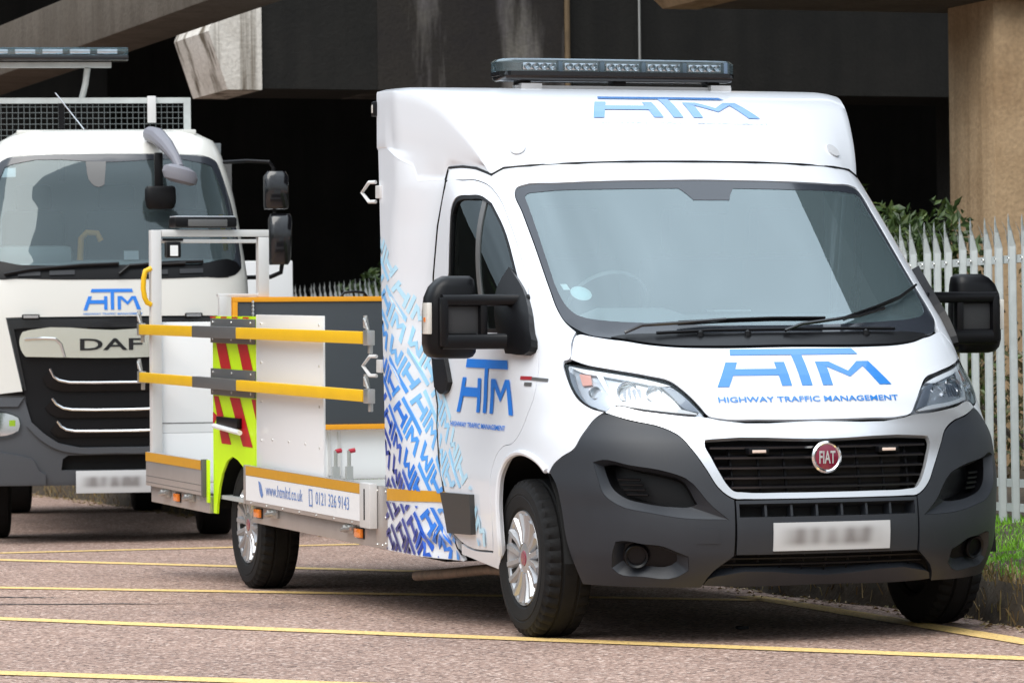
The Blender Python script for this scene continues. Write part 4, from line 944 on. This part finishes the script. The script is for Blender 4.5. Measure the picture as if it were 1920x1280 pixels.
lettering('web_address','www.htmltd.co.uk',SB_,3.60,.430,2.93,.490,BLUE2,d1,off=.003,bold=False)
lettering('phone_number','0121 326 9143',SB_,2.70,.430,2.14,.492,BLUE2,d1,off=.003,bold=False)
panel('pointer_icon',SB_,[(3.74,.497),(3.70,.490),(3.65,.430),(3.67,.412),(3.70,.425)],BLUE2,d1,off=.003,thick=0,gap=0)
panel('phone_icon',SB_,[(2.82,.50),(2.76,.50),(2.755,.415),(2.815,.415)],BLUE2,d1,holes=[[(2.81,.493),(2.77,.493),(2.765,.424),(2.805,.424)]],off=.003,thick=0,gap=0)
e1=sbox('dropside_post',1.775,1.932,.362,.572,ALUW,x0=X0-.045,x1=X0-.006,bev=.004)
sbox('post_slot',1.845,1.862,.40,.545,DARK,e1,x0=X0-.0465,x1=X0-.04,bev=0)
sbox('dropside_end',4.007,4.035,.366,.568,ALU,x0=X0-.032,x1=X0)
d2=sbox('dropside',4.895,6.135,.366,.556,ALU,x0=X0-.03,x1=X0)
panel('amber_tape',SB_,[(4.90,.555),(6.13,.555),(6.13,.505),(4.90,.505)],ORANGE,d2,off=.002,thick=0,gap=0,curve=False)
sbox('dropside_end',4.865,4.893,.36,.562,MIDGREY,x0=X0-.034,x1=X0); sbox('end_tape',4.82,4.862,.33,.56,FLUO,x0=X0-.012,x1=X0)
for z_ in (.42,.385): sbox('dropside_groove',4.9,6.13,z_,z_+.003,MIDGREY,d2,x0=X0-.0312,x1=X0-.03,bev=0)
for yy in (3.835,2.054,5.508):
    o=sbox('marker_light',yy-.05,yy+.05,.305,.348,AMBER,x0=X0-.022,x1=X0-.001,bev=.006); sbox('marker_base',yy-.06,yy+.06,.30,.353,BLACK,o,x0=X0-.006,x1=X0-.0005)
for yy in (3.543,2.201,5.747,5.215):
    b=B().box(X0-.018,X0-.001,yy-.07,yy+.07,.318,.362,bev=.004).tube([(X0-.03,yy-.08,.345),(X0-.035,yy,.338),(X0-.03,yy+.07,.33)],.011,7).lathe([(0,.02),(-.022,.018),(-.026,0)],(X0-.014,yy+.03,.338),n=12); b.obj('latch',ZINC,van)
for k in range(7):
    B().lathe([(0,.006),(-.004,.005),(-.005,0)],(X0-.03,2.1+.3*k,.376),n=8).obj('rivet',ZINC,d1)
# chevron panel with wheel arch
ch=[(3.962,.278),(3.962,1.335),(4.832,1.332),(4.832,.275),(4.765,.275),(4.755,.32),(4.71,.42),(4.648,.497),(4.55,.565),(4.44,.594),(4.33,.578),(4.22,.545),(4.12,.48),(4.04,.38),(4.02,.30),(4.018,.278)]
SC=lambda y,z:np.array((-1.070,y,z))
cp=panel('chevron_panel',SC,ch,FLUO,van,gap=0,thick=.012,res=.1,curve=False)
def para(a0,a1,b0,b1,z0,z1): panel('red_chevron',SC,[(a0,z0),(a1,z0),(b1,z1),(b0,z1)],RED,cp,off=.002,thick=0,gap=0,curve=False)
para(4.755,4.555,4.66,4.45,1.188,1.055); para(4.325,4.13,4.22,4.02,1.188,1.055)
para(4.81,4.715,4.65,4.455,.905,.655); para(4.485,4.28,4.225,4.03,.905,.655)
panel('red_chevron',SC,[(4.05,.905),(3.965,.905),(3.965,.80)],RED,cp,off=.002,thick=0,gap=0,curve=False)
panel('red_chevron',SC,[(4.828,.82),(4.828,.74),(4.74,.80)],RED,cp,off=.002,thick=0,gap=0,curve=False)
for k in range(4):
    a=4.83-.22*k; panel('top_tape',SC,[(a,1.331),(a-.12,1.331),(a-.12,1.322),(a,1.322)],RED,cp,off=.014,thick=0,gap=0,curve=False)
for z0,z1 in ((1.19,1.32),(.912,1.053)):
    o=sbox('steel_plate',3.963,4.831,z0,z1,MIDGREY,cp,x0=-1.083,x1=-1.0705,bev=.002)
    for yy in (4.02,4.4,4.78):
        for z_ in (z0+.02,z1-.02): B().lathe([(0,.008),(-.004,.007),(-.005,0)],(-1.083,yy,z_),n=8).obj('screw',ZINC,cp)
B().box(-1.10,-1.071,4.24,4.66,.745,.80,bev=.004).obj('lamp_housing',BLACK,cp); B().tube([(-1.105,4.68,.748),(-1.108,4.4,.738),(-1.105,4.16,.728)],.014,8).obj('lamp_guard',PANEL,cp)
lp=sbox('locker_panel',2.735,3.955,.46,1.345,PANEL,x0=-1.072,x1=-1.06)
for yy in (2.80,3.86):
    for z_ in (1.30,1.10,.90,.70): B().lathe([(0,.007),(-.003,.006),(-.004,0)],(-1.072,yy,z_),n=8).obj('screw',ZINC,lp)
for yy in (3.05,3.35,3.65): B().lathe([(0,.007),(-.003,.006),(-.004,0)],(-1.072,yy,.71),n=8).obj('screw',ZINC,lp)
V=[];F=[]
for i in range(17):
    a=math.pi*i/16; V+=[(-1.06,4.40+.40*math.cos(a),.30+.33*math.sin(a)),(-.84,4.40+.40*math.cos(a),.30+.33*math.sin(a))]
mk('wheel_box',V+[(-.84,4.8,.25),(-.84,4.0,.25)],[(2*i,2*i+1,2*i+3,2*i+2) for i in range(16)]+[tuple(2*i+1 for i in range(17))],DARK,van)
# rails
for z0,z1 in ((1.219,1.277),(.949,1.004)):
    r_=sbox('guard_rail',1.885,6.225,z0,z1,YELLOW,x0=-1.135,x1=-1.10,bev=.004)
    sbox('rail_sleeve',4.12,5.02,z0-.002,z1+.002,MIDGREY,r_,x0=-1.1375,x1=-1.098)
    for yy,sg in ((1.83,1),(6.24,-1)):
        b=B().box(-1.132,-1.095,yy-.03,yy+.045,z0-.006,z1+.006,bev=.004).box(-1.115,-1.095,yy+.0,yy+.025,z0-.045,z0,bev=.004).tube([(-1.13,yy-.03,z1+.01),(-1.14,yy-.02,z1+.05),(-1.13,yy+.02,z1+.06),(-1.12,yy+.05,z1+.02)],.008,6).tube([(-1.11,yy+.03,z1),(-1.12,yy+.04,z1+.075)],.01,6); b.obj('rail_catch',ZINC,r_)
for z_ in (1.925,1.118):
    b=B(); P=[(-1.10,1.76,z_+.045),(-1.12,1.80,z_+.045),(-1.13,1.88,z_),(-1.12,1.80,z_-.045),(-1.10,1.76,z_-.045)]; b.tube(P,.009,7).box(-1.10,-1.085,1.70,1.77,z_-.03,z_+.03,bev=.004); b.obj('grab_hook',ALUW,van)
o=box('side_marker',-1.11,-1.075,1.755,1.80,2.275,2.345,BLACK,van,bev=.008); box('marker_lens',-1.112,-1.10,1.768,1.79,2.29,2.33,mat('clear_indicator',(.75,.72,.66)),o)
# tail wall, sign board and gantry frame
YT=6.12
tw=box('tail_wall',-1.05,1.06,YT,YT+.03,.375,.66,PANEL,van); box('tail_wall',-1.05,-.50,YT-.002,YT+.028,.66,1.29,PANEL,van); box('wall_joint',-1.05,-.5,YT-.004,YT,.713,.718,MIDGREY,tw,0)
sbd=box('sign_board',-.60,1.0,YT-.06,YT-.03,.672,1.425,BOARD,van)
for a in ((-.625,1.02,1.402,1.43),(-.625,1.02,.665,.695),(-.625,-.598,.695,1.402)): box('board_edge',a[0],a[1],YT-.068,YT-.025,a[2],a[3],YELLOW if 0 else mat('board_orange',(.80,.33,.006),.5),sbd,.002)
b=B(); [b.lathe([(-.01,.006),(0,.009),(.01,.006)],(-.51,YT-.075,1.40-.022*k),axis='z',n=6) for k in range(9)]; b.obj('chain',ZINC,sbd)
tube('board_handle',[(.02,YT-.05,1.425),(.04,YT-.05,1.452),(.10,YT-.05,1.458),(.16,YT-.05,1.452),(.18,YT-.05,1.425)],.008,BLACK,sbd)
box('frame_post',-1.093,-1.033,YT-.03,YT+.03,.50,1.812,ALUW,van); box('frame_post',-.463,-.400,YT-.03,YT+.03,1.43,1.772,ALUW,van)
fb=box('frame_beam',-1.031,-.400,YT-.03,YT+.03,1.774,1.814,ALUW,van); box('frame_rail',-1.03,-.47,YT-.02,YT+.02,1.738,1.760,ALUW,fb)
box('frame_sill',-.70,-.40,YT-.02,YT+.02,1.432,1.450,ALUW,van); box('short_post',-.70,-.655,YT-.05,YT-.01,1.29,1.43,ALUW,van)
bb=box('beacon',-.965,-.60,YT-.08,YT+.08,1.825,1.885,BLACK,van,.015); box('beacon_lens',-.89,-.66,YT-.086,YT-.07,1.832,1.872,MIDGREY,bb); box('beacon_cap',-.96,-.61,YT-.07,YT+.07,1.884,1.892,mat('beacon_top',(.5,.53,.57)),bb)
wl_=box('work_lamp',-1.015,-.93,YT-.08,YT-.02,1.655,1.745,BLACK,van,.01); box('lamp_sticker',-.995,-.95,YT-.084,YT-.079,1.665,1.725,MATS['paper'],wl_,0); box('lamp_arm',-1.03,-.91,YT-.05,YT-.03,1.75,1.765,BLACK,wl_)
tube('grab_handle',[(-1.09,YT-.02,1.595),(-1.125,YT-.02,1.58),(-1.135,YT-.02,1.54),(-1.138,YT-.02,1.48),(-1.13,YT-.02,1.43),(-1.115,YT-.02,1.40),(-1.09,YT-.02,1.39)],.015,YELLOW,van,10)
for x_ in (-.06,.02):
    b=B().tube([(x_,YT-.2,.38),(x_,YT-.2,.55)],.012,8).box(x_-.02,x_+.02,YT-.215,YT-.185,.38,.46); o=b.obj('spring_pin',ZINC,van); tube('pin_knob',[(x_,YT-.2,.545),(x_+.035,YT-.2,.552)],.013,mat('knob_red',(.42,.01,.03),.4),o)
for x_ in (-.04,.02): box('track',x_-.008,x_+.008,YT-.012,YT+.002,.40,.66,ALUW,van,0)
B().box(1.05,1.09,1.63,6.13,.272,.565).obj('side_rail',ALU,van)
# ------------------------------------------------------------------ truck behind
trk=tag(empty('tipper_truck',(-.27,10.465,0),(0,0,-R(11))),'white lorry with black grille, front plate and roof light bar parked behind the van','truck')
DT=np.array([(.28,.08,.94,.34,4),(.42,.0,.98,.38,4),(.75,-.02,1.0,.40,4),(1.0,-.01,.97,.40,4),(1.5,.0,.955,.40,4),(1.78,.03,.945,.40,4),(2.0,.09,.92,.42,4),(2.3,.18,.88,.42,4),(2.6,.27,.81,.42,4),(2.72,.34,.765,.42,4),(2.80,.44,.70,.42,4),(2.84,.60,.60,.42,4)])
DZ=np.linspace(.28,2.84,160); DS=np.linspace(0,2.2,220); DX=np.zeros((160,220)); DY=np.zeros((160,220))
for i,z in enumerate(DZ):
    yc,W,D,n=[_sm(z,DT[:,0],DT[:,k]) for k in (1,2,3,4)]
    th=np.linspace(0,1,300)**1.5*np.pi/2; x=W*np.sin(th)**(2/n); y=yc+D*(1-np.cos(th)**(2/n)); x=np.append(x,W); y=np.append(y,y[-1]+3)
    s=np.concatenate([[0],np.cumsum(np.hypot(np.diff(x),np.diff(y)))]); DX[i]=np.interp(DS,s,x); DY[i]=np.interp(DS,s,y)
def DH(s,z):
    a=abs(s); fi=np.clip((z-.28)/(DZ[1]-DZ[0]),0,158.999); fj=np.clip(a/(DS[1]-DS[0]),0,218.999); i,j=int(fi),int(fj); u,v=fi-i,fj-j
    g=lambda A:(A[i,j]*(1-u)+A[i+1,j]*u)*(1-v)+(A[i,j+1]*(1-u)+A[i+1,j+1]*u)*v
    return np.array([-g(DX) if s>=0 else g(DX),g(DY),z])
DW=mat('cream_white_paint',(.70,.695,.655),.3,coat=.5,bump=.004,bscale=3)
dws=[(0,2.655),(.5,2.648),(.70,2.632),(.765,2.60),(.81,2.5),(.875,2.307),(.925,2.1),(.94,1.95),(.93,1.86),(.86,1.812),(.6,1.795),(.315,1.787),(0,1.785)]
dwi=[(0,2.595),(.66,2.585),(.72,2.565),(.75,2.50),(.82,2.30),(.868,2.1),(.88,1.97),(.85,1.905),(.6,1.89),(.3,1.885),(0,1.884)]
panel('cab_shell',DH,sym([(0,2.832),(.55,2.830),(1.9,2.83),(1.9,1.0),(.95,1.0),(.612,1.035),(.72,1.534),(.6,1.536),(0,1.537)]),DW,trk,holes=[sym(dws)],res=.06,gap=.0,thick=.02,curve=False)
B().box(-.62,.62,.60,1.9,2.80,2.838,bev=.01).obj('cab_roof',DW,trk)
wsd=panel('windscreen',DH,sym(dwi),glass('truck_glass',(.58,.68,.72),1.7,painted_sheen=.06),trk,gap=-.003,thick=0,off=-.004,res=.08)
panel('glass_border',DH,sym(dws),FRIT,wsd,holes=[sym(dwi)],gap=.001,thick=.01,off=.0,res=.06)
panel('sensor_patch',DH,[(.16,2.60),(.02,2.60),(.035,2.44),(.06,2.425),(.09,2.425),(.125,2.45)],MIDGREY,wsd,gap=0,thick=0,off=.001)
panel('screen_label',DH,[(1.0*.85,2.565),(.64,2.565),(.64,2.50),(.82,2.50)],MATS['paper'],wsd,gap=0,thick=0,off=-.01,curve=False)
panel('lower_cab_gap',DH,sym([(0,1.884),(.6,1.888),(.86,1.905),(.92,1.86),(.85,1.815),(.6,1.798),(0,1.788)]),BLACK,trk,gap=0,thick=.02,off=.006)
for P in ([(.72,1.82),(.55,1.85),(.2,1.876),(-.05,1.885)],[(-.05,1.815),(-.12,1.87),(-.4,1.89),(-.62,1.895)],[(-.28,1.81),(-.33,1.88),(-.5,1.885)]):
    a=B().tube([DH(s,z)+snorm(DH,s,z)*.03 for s,z in P],.012,6); a.obj('wiper',BLACK,trk)
for a0,a1,z_ in ((.63,.48,1.825),(.42,.25,1.83),(-.20,-.38,1.828),(-.46,-.62,1.835)): 
    panel('cowl_vent',DH,[(a0,z_+.015),(a1,z_+.018),(a1,z_-.012),(a0,z_-.015)],GREY,trk,gap=0,thick=.02,off=.018,curve=False)
g=panel('grille',DH,sym([(0,1.527),(.712,1.524),(.604,1.035),(.555,.83),(.46,.745),(.371,.686),(.228,.655),(0,.655)]),BLACK,trk,gap=0,thick=.03,off=-.03,curve=False)
panel('grille_frame',DH,sym([(0,1.524),(.704,1.520),(.60,1.04),(.585,1.04),(.665,1.455),(.60,1.462),(0,1.462)]),GLOSSBLACK,g,gap=0,thick=.03,off=.0,curve=False)
sp=panel('grille_bar',DH,sym([(0,1.442),(.56,1.447),(.605,1.435),(.622,1.40),(.603,1.29),(.585,1.268),(0,1.254)]),mat('bright_grille_bar',(.80,.80,.70),.2,metal=.75),trk,gap=0,thick=.03,off=.02)
b=B().tube([DH(s,z)+snorm(DH,s,z)*.02 for s,z in ((.59,1.385),(.46,1.39),(.385,1.385),(.35,1.35),(.325,1.262))],.011,6); b.obj('bar_ridge',SATIN,sp)
lettering('truck_badge','DAF',DH,.222,1.306,-.200,1.386,GLOSSBLACK,sp,off=.026)
for P,zb in (([(.425,1.185),(.40,1.13),(.366,1.106),(.295,1.09),(.15,1.087),(0,1.087)],1.03),([(.412,.985),(.385,.945),(.34,.917),(.279,.906),(.14,.902),(0,.902)],.85),([(.38,.83),(.355,.795),(.32,.772),(.262,.761),(.13,.759),(0,.759)],.72)):
    Q=P+[(-a,z) for a,z in P[::-1][1:]]; sl_=B().tube([DH(s,z)+snorm(DH,s,z)*.012 for s,z in Q],.010,7).obj('slat_trim',SATIN,g)
    rr=[[DH(s,z-.008)+snorm(DH,s,z)*.010,DH(s,z-.008)-snorm(DH,s,z)*.03,DH(s*1.12,max(zb,z-.06))-snorm(DH,s,z)*.028,DH(s*1.12,max(zb,z-.06))-snorm(DH,s,z)*.005] for s,z in Q]
    B().loft(rr).obj('slat',BLACK,g)
bu=panel('bumper',DH,sym([(0,.652),(.228,.652),(.371,.683),(.46,.742),(.552,.825),(.60,.995),(1.0,.995),(1.9,.98),(1.9,.5),(1.0,.40),(0,.40)]),mat('truck_bumper',(.060,.066,.076),.45,bump=.03,bscale=600),trk,holes=[sym([(0,.60),(.31,.598),(.345,.575),(.355,.50),(0,.497)])],gap=.001,thick=.04,off=.015,res=.05,curve=False)
panel('intake',DH,sym([(0,.62),(.37,.62),(.37,.48),(0,.48)]),DARK,bu,thick=0,off=-.05,gap=0,curve=False)
panel('bumper_fold',DH,sym([(0,.652),(.228,.652),(.371,.683),(.46,.742),(.552,.825),(.585,.80),(.49,.705),(.39,.645),(.23,.612),(0,.612)]),MATS['truck_bumper'],bu,thick=.03,off=.035,gap=0)
for sg in (1,-1):
    f=(lambda P:P) if sg==1 else mirror
    panel('bumper_ledge',DH,f([(.60,.99),(1.2,.99),(1.2,.93),(.64,.93)]),MATS['truck_bumper'],bu,thick=.03,off=.035,gap=0,curve=False)
    panel('bumper_foot',DH,f([(1.3,.60),(.62,.60),(.54,.57),(.50,.50),(.46,.475),(.46,.41),(1.3,.41)]),MATS['truck_bumper'],bu,thick=.04,off=.045,gap=0)
    L=panel('fog_lamp',DH,f([(.62,.81),(.635,.86),(.68,.885),(.85,.885),(.90,.85),(.90,.77),(.85,.74),(.68,.74),(.635,.765)]),LENS,trk,thick=.02,off=.035,gap=0)
    panel('lamp_back',DH,f([(.63,.81),(.64,.855),(.68,.875),(.85,.875),(.89,.85),(.89,.77),(.85,.75),(.68,.75),(.64,.77)]),CHROME,L,thick=0,off=.02,gap=0)
    panel('lamp_amber',DH,f([(.66,.84),(.70,.84),(.70,.80),(.66,.80)]),FLUO,L,thick=0,off=.024,gap=0)
    o=B().box(-.06,.06,-.03,.0,-.016,.016,bev=.008).obj('strobe_light',BLACK,trk); o.location=(-sg*.55,-.0,1.538); B().box(-.05,.05,-.033,-.028,-.009,.009).obj('strobe_lens',SATIN,o)
    # door mirrors
    def mring(x0,x1,y0,y1,z_,e=4.,n=24):
        P=[]
        for k in range(n):
            t=2*math.pi*k/n; c,s=math.cos(t),math.sin(t); P.append((-sg*((x0+x1)/2+(x1-x0)/2*math.copysign(abs(c)**(2/e),c)),(y0+y1)/2+(y1-y0)/2*math.copysign(abs(s)**(2/e),s),z_))
        return P
    m1=B().loft([mring(1.09,1.22,.20,.30,1.882),mring(1.085,1.235,.18,.32,1.91),mring(1.085,1.25,.17,.33,2.06),mring(1.085,1.25,.17,.33,2.20),mring(1.10,1.24,.2,.3,2.232)]).obj('mirror_head',GLOSSBLACK,trk,sharp=50)
    B().loft([mring(1.06,1.22,.20,.30,2.266),mring(1.055,1.23,.18,.32,2.29),mring(1.055,1.23,.18,.32,2.49),mring(1.08,1.21,.2,.3,2.523)]).obj('wide_mirror',GLOSSBLACK,m1,sharp=50)
    B().tube([(-sg*.80,.45,2.60),(-sg*.95,.3,2.60),(-sg*1.10,.26,2.59),(-sg*1.125,.25,2.55),(-sg*1.13,.25,2.24)],.014,7).obj('mirror_arm',BLACK,m1)
    B().tube([(-sg*.92,.42,1.80),(-sg*1.10,.3,1.80),(-sg*1.17,.26,1.83),(-sg*1.18,.25,1.90)],.016,7).obj('mirror_arm',BLACK,m1)
B().tube([(.29,.36,2.79),(.33,.16,2.76),(.38,-.02,2.69),(.43,-.14,2.60),(.455,-.2,2.53)],[.055,.06,.05,.035,.03],12).obj('front_mirror_arm',mat('light_grey_plastic',(.20,.20,.23),.5),trk)
rings=[]
for z_,k in ((2.425,.6),(2.44,.9),(2.48,1.),(2.52,.9),(2.542,.5)): rings.append([(.455+.12*k*math.cos(t),-.22+.08*k*math.sin(t),z_-.25*(.12*k*math.cos(t))) for t in np.linspace(0,6.283,21)[:-1]])
B().loft(rings).obj('front_mirror',MATS['light_grey_plastic'],trk)
b=B().box(.30,.36,.10,.14,2.40,2.65,bev=.01); rg=[]
for z_,k in ((2.262,.75),(2.275,.9),(2.33,1),(2.40,.97),(2.418,.85)): rg.append([(.337+.108*k*math.copysign(abs(math.cos(t))**.6,math.cos(t)),.06+.04*k*math.copysign(abs(math.sin(t))**.6,math.sin(t)),z_) for t in np.linspace(0,6.283,25)[:-1]])
b.loft(rg); b.obj('kerb_mirror',BLACK,trk)
pl=B().box(-.26,.245,-.065,-.055,.342,.494,bev=.003).obj('number_plate',PLATE2,trk); B().box(-.22,.22,-.055,.05,.36,.48).obj('plate_bracket',BLACK,pl)
logo('truck_logo',DH,.195,1.578,-.195,1.722,BLUE,trk,off=.004); lettering('truck_tagline','HIGHWAY TRAFFIC MANAGEMENT',DH,.195,1.546,-.205,1.560,BLUE2,trk,off=.004)
# light bar, headboard
lb=B().box(-1.05,.168,.80,1.05,3.335,3.375,bev=.012).obj('light_bar',GLOSSBLACK,trk); B().box(-1.05,.165,.79,1.06,3.376,3.425,bev=.012).obj('lens_cover',MATS['beacon_lens'],lb)
for k in range(6): B().box(-1.0+.19*k,-.86+.19*k,.82,.85,3.383,3.415,bev=.003).obj('module',CHROME,lb)
B().box(-1.0,.05,.88,.96,3.293,3.328).obj('mount_rail',GALV,lb); tube('light_bar_post',[(-.115,.93,3.29),(-.13,.95,3.18),(-.16,.97,3.06)],.022,GALV,trk)
hb=B().box(-1.05,.605,.94,.98,3.045,3.083).obj('headboard_frame',GALV,trk); B().box(.556,.605,.94,.98,2.5,3.045).obj('headboard_post',GALV,hb); B().box(-.32,-.28,.95,.99,2.5,3.045).obj('headboard_post',BLACK,hb); B().box(.30,.36,.90,.94,2.905,3.092,bev=.004).obj('clamp',ALUW,hb)
b=B()
for k in range(40): x_=-1.0+.04*k; b.tube([(x_,.96,2.5),(x_,.96,3.045)],.0028,4,cap=False)
for k in range(14): z_=2.5+.04*k; b.tube([(-1.05,.957,z_),(.556,.957,z_)],.0028,4,cap=False)
me_=b.obj('mesh_guard',mat('mesh_wire',(.16,.18,.18),.5,metal=.3),hb,False); me_['kind']='stuff'
tube('aerial',[(-.135,.75,2.83),(-.24,.80,2.97),(-.344,.86,3.112)],.004,SATIN,trk,5); B().lathe([(0,.02),(.02,.015),(.03,0)],(-.135,.75,2.83),axis='z',n=10).obj('aerial_base',BLACK,trk)
# cab interior, body and running gear
B().box(-.84,.84,.35,.75,1.70,1.93,bev=.06).box(-.80,-.25,.35,.6,1.90,2.03,bev=.05).obj('dashboard',mat('truck_dash',(.36,.39,.38),.6),trk)
for x_ in (-.50,.08,.52): B().box(x_-.22,x_+.22,1.0,1.15,1.7,2.3,bev=.06).box(x_-.13,x_+.13,1.02,1.12,2.3,2.48,bev=.04).obj('seat',SEAT,trk)
B().box(-.86,.86,1.6,1.63,1.0,2.8).obj('cab_back',mat('cab_back_grey',(.16,.18,.19),.8),trk,False); B().box(-.86,.86,.4,1.6,1.02,1.06).obj('cab_floor',INTERIOR,trk,False)
tube('dash_ornament',[(-.20,.42,1.93),(-.19,.42,2.08),(-.15,.42,2.12),(-.08,.42,2.115),(-.055,.42,2.06)],.022,mat('ornament_orange',(.75,.36,.05),.5),trk,8)
B().box(.10,.20,.36,.38,1.93,1.99).obj('dash_paper',MATS['paper'],trk)
tube('grab_rail',[(.80,.8,2.25),(.83,.75,2.0)],.018,YELLOW,trk); 
B().box(-.40,.40,.25,7.5,.52,.85).box(-.95,.95,2.1,7.6,.86,.95).box(-.5,.5,.2,1.8,.45,1.0).obj('chassis',DARK,trk,False)
B().box(1.0,1.58,4.0,5.6,1.0,2.02,bev=.01).obj('side_locker',PANEL,trk); B().box(-.98,.98,2.2,2.25,.95,2.7).obj('body_bulkhead',MIDGREY,trk,False)
def twheel(x,y,dual=False):
    w_=.12 if not dual else .24
    P=[(-w_,.24),(-w_-.005,.30),(-w_+.004,.37),(-w_+.02,.395),(-.03,.40),(.03,.40),(w_-.02,.395),(w_-.004,.37),(w_+.005,.30),(w_,.24)]
    o=B().lathe(P,n=48).obj('wheel',RUBBER,trk,sharp=30); o.location=(x,y,.40); B().lathe([(-w_+.01,.245),(-w_+.06,.2),(-w_+.05,.1),(-w_+.01,.09),(-w_,0)],n=32).obj('rim',SILVER,o); B().lathe([(w_-.01,.245),(w_-.04,.2),(w_-.04,0)],n=24).obj('inner_rim',DARK,o)
    return o
twheel(.76,1.30); twheel(-.80,1.30); twheel(.66,6.5,True); twheel(-.66,6.5,True)
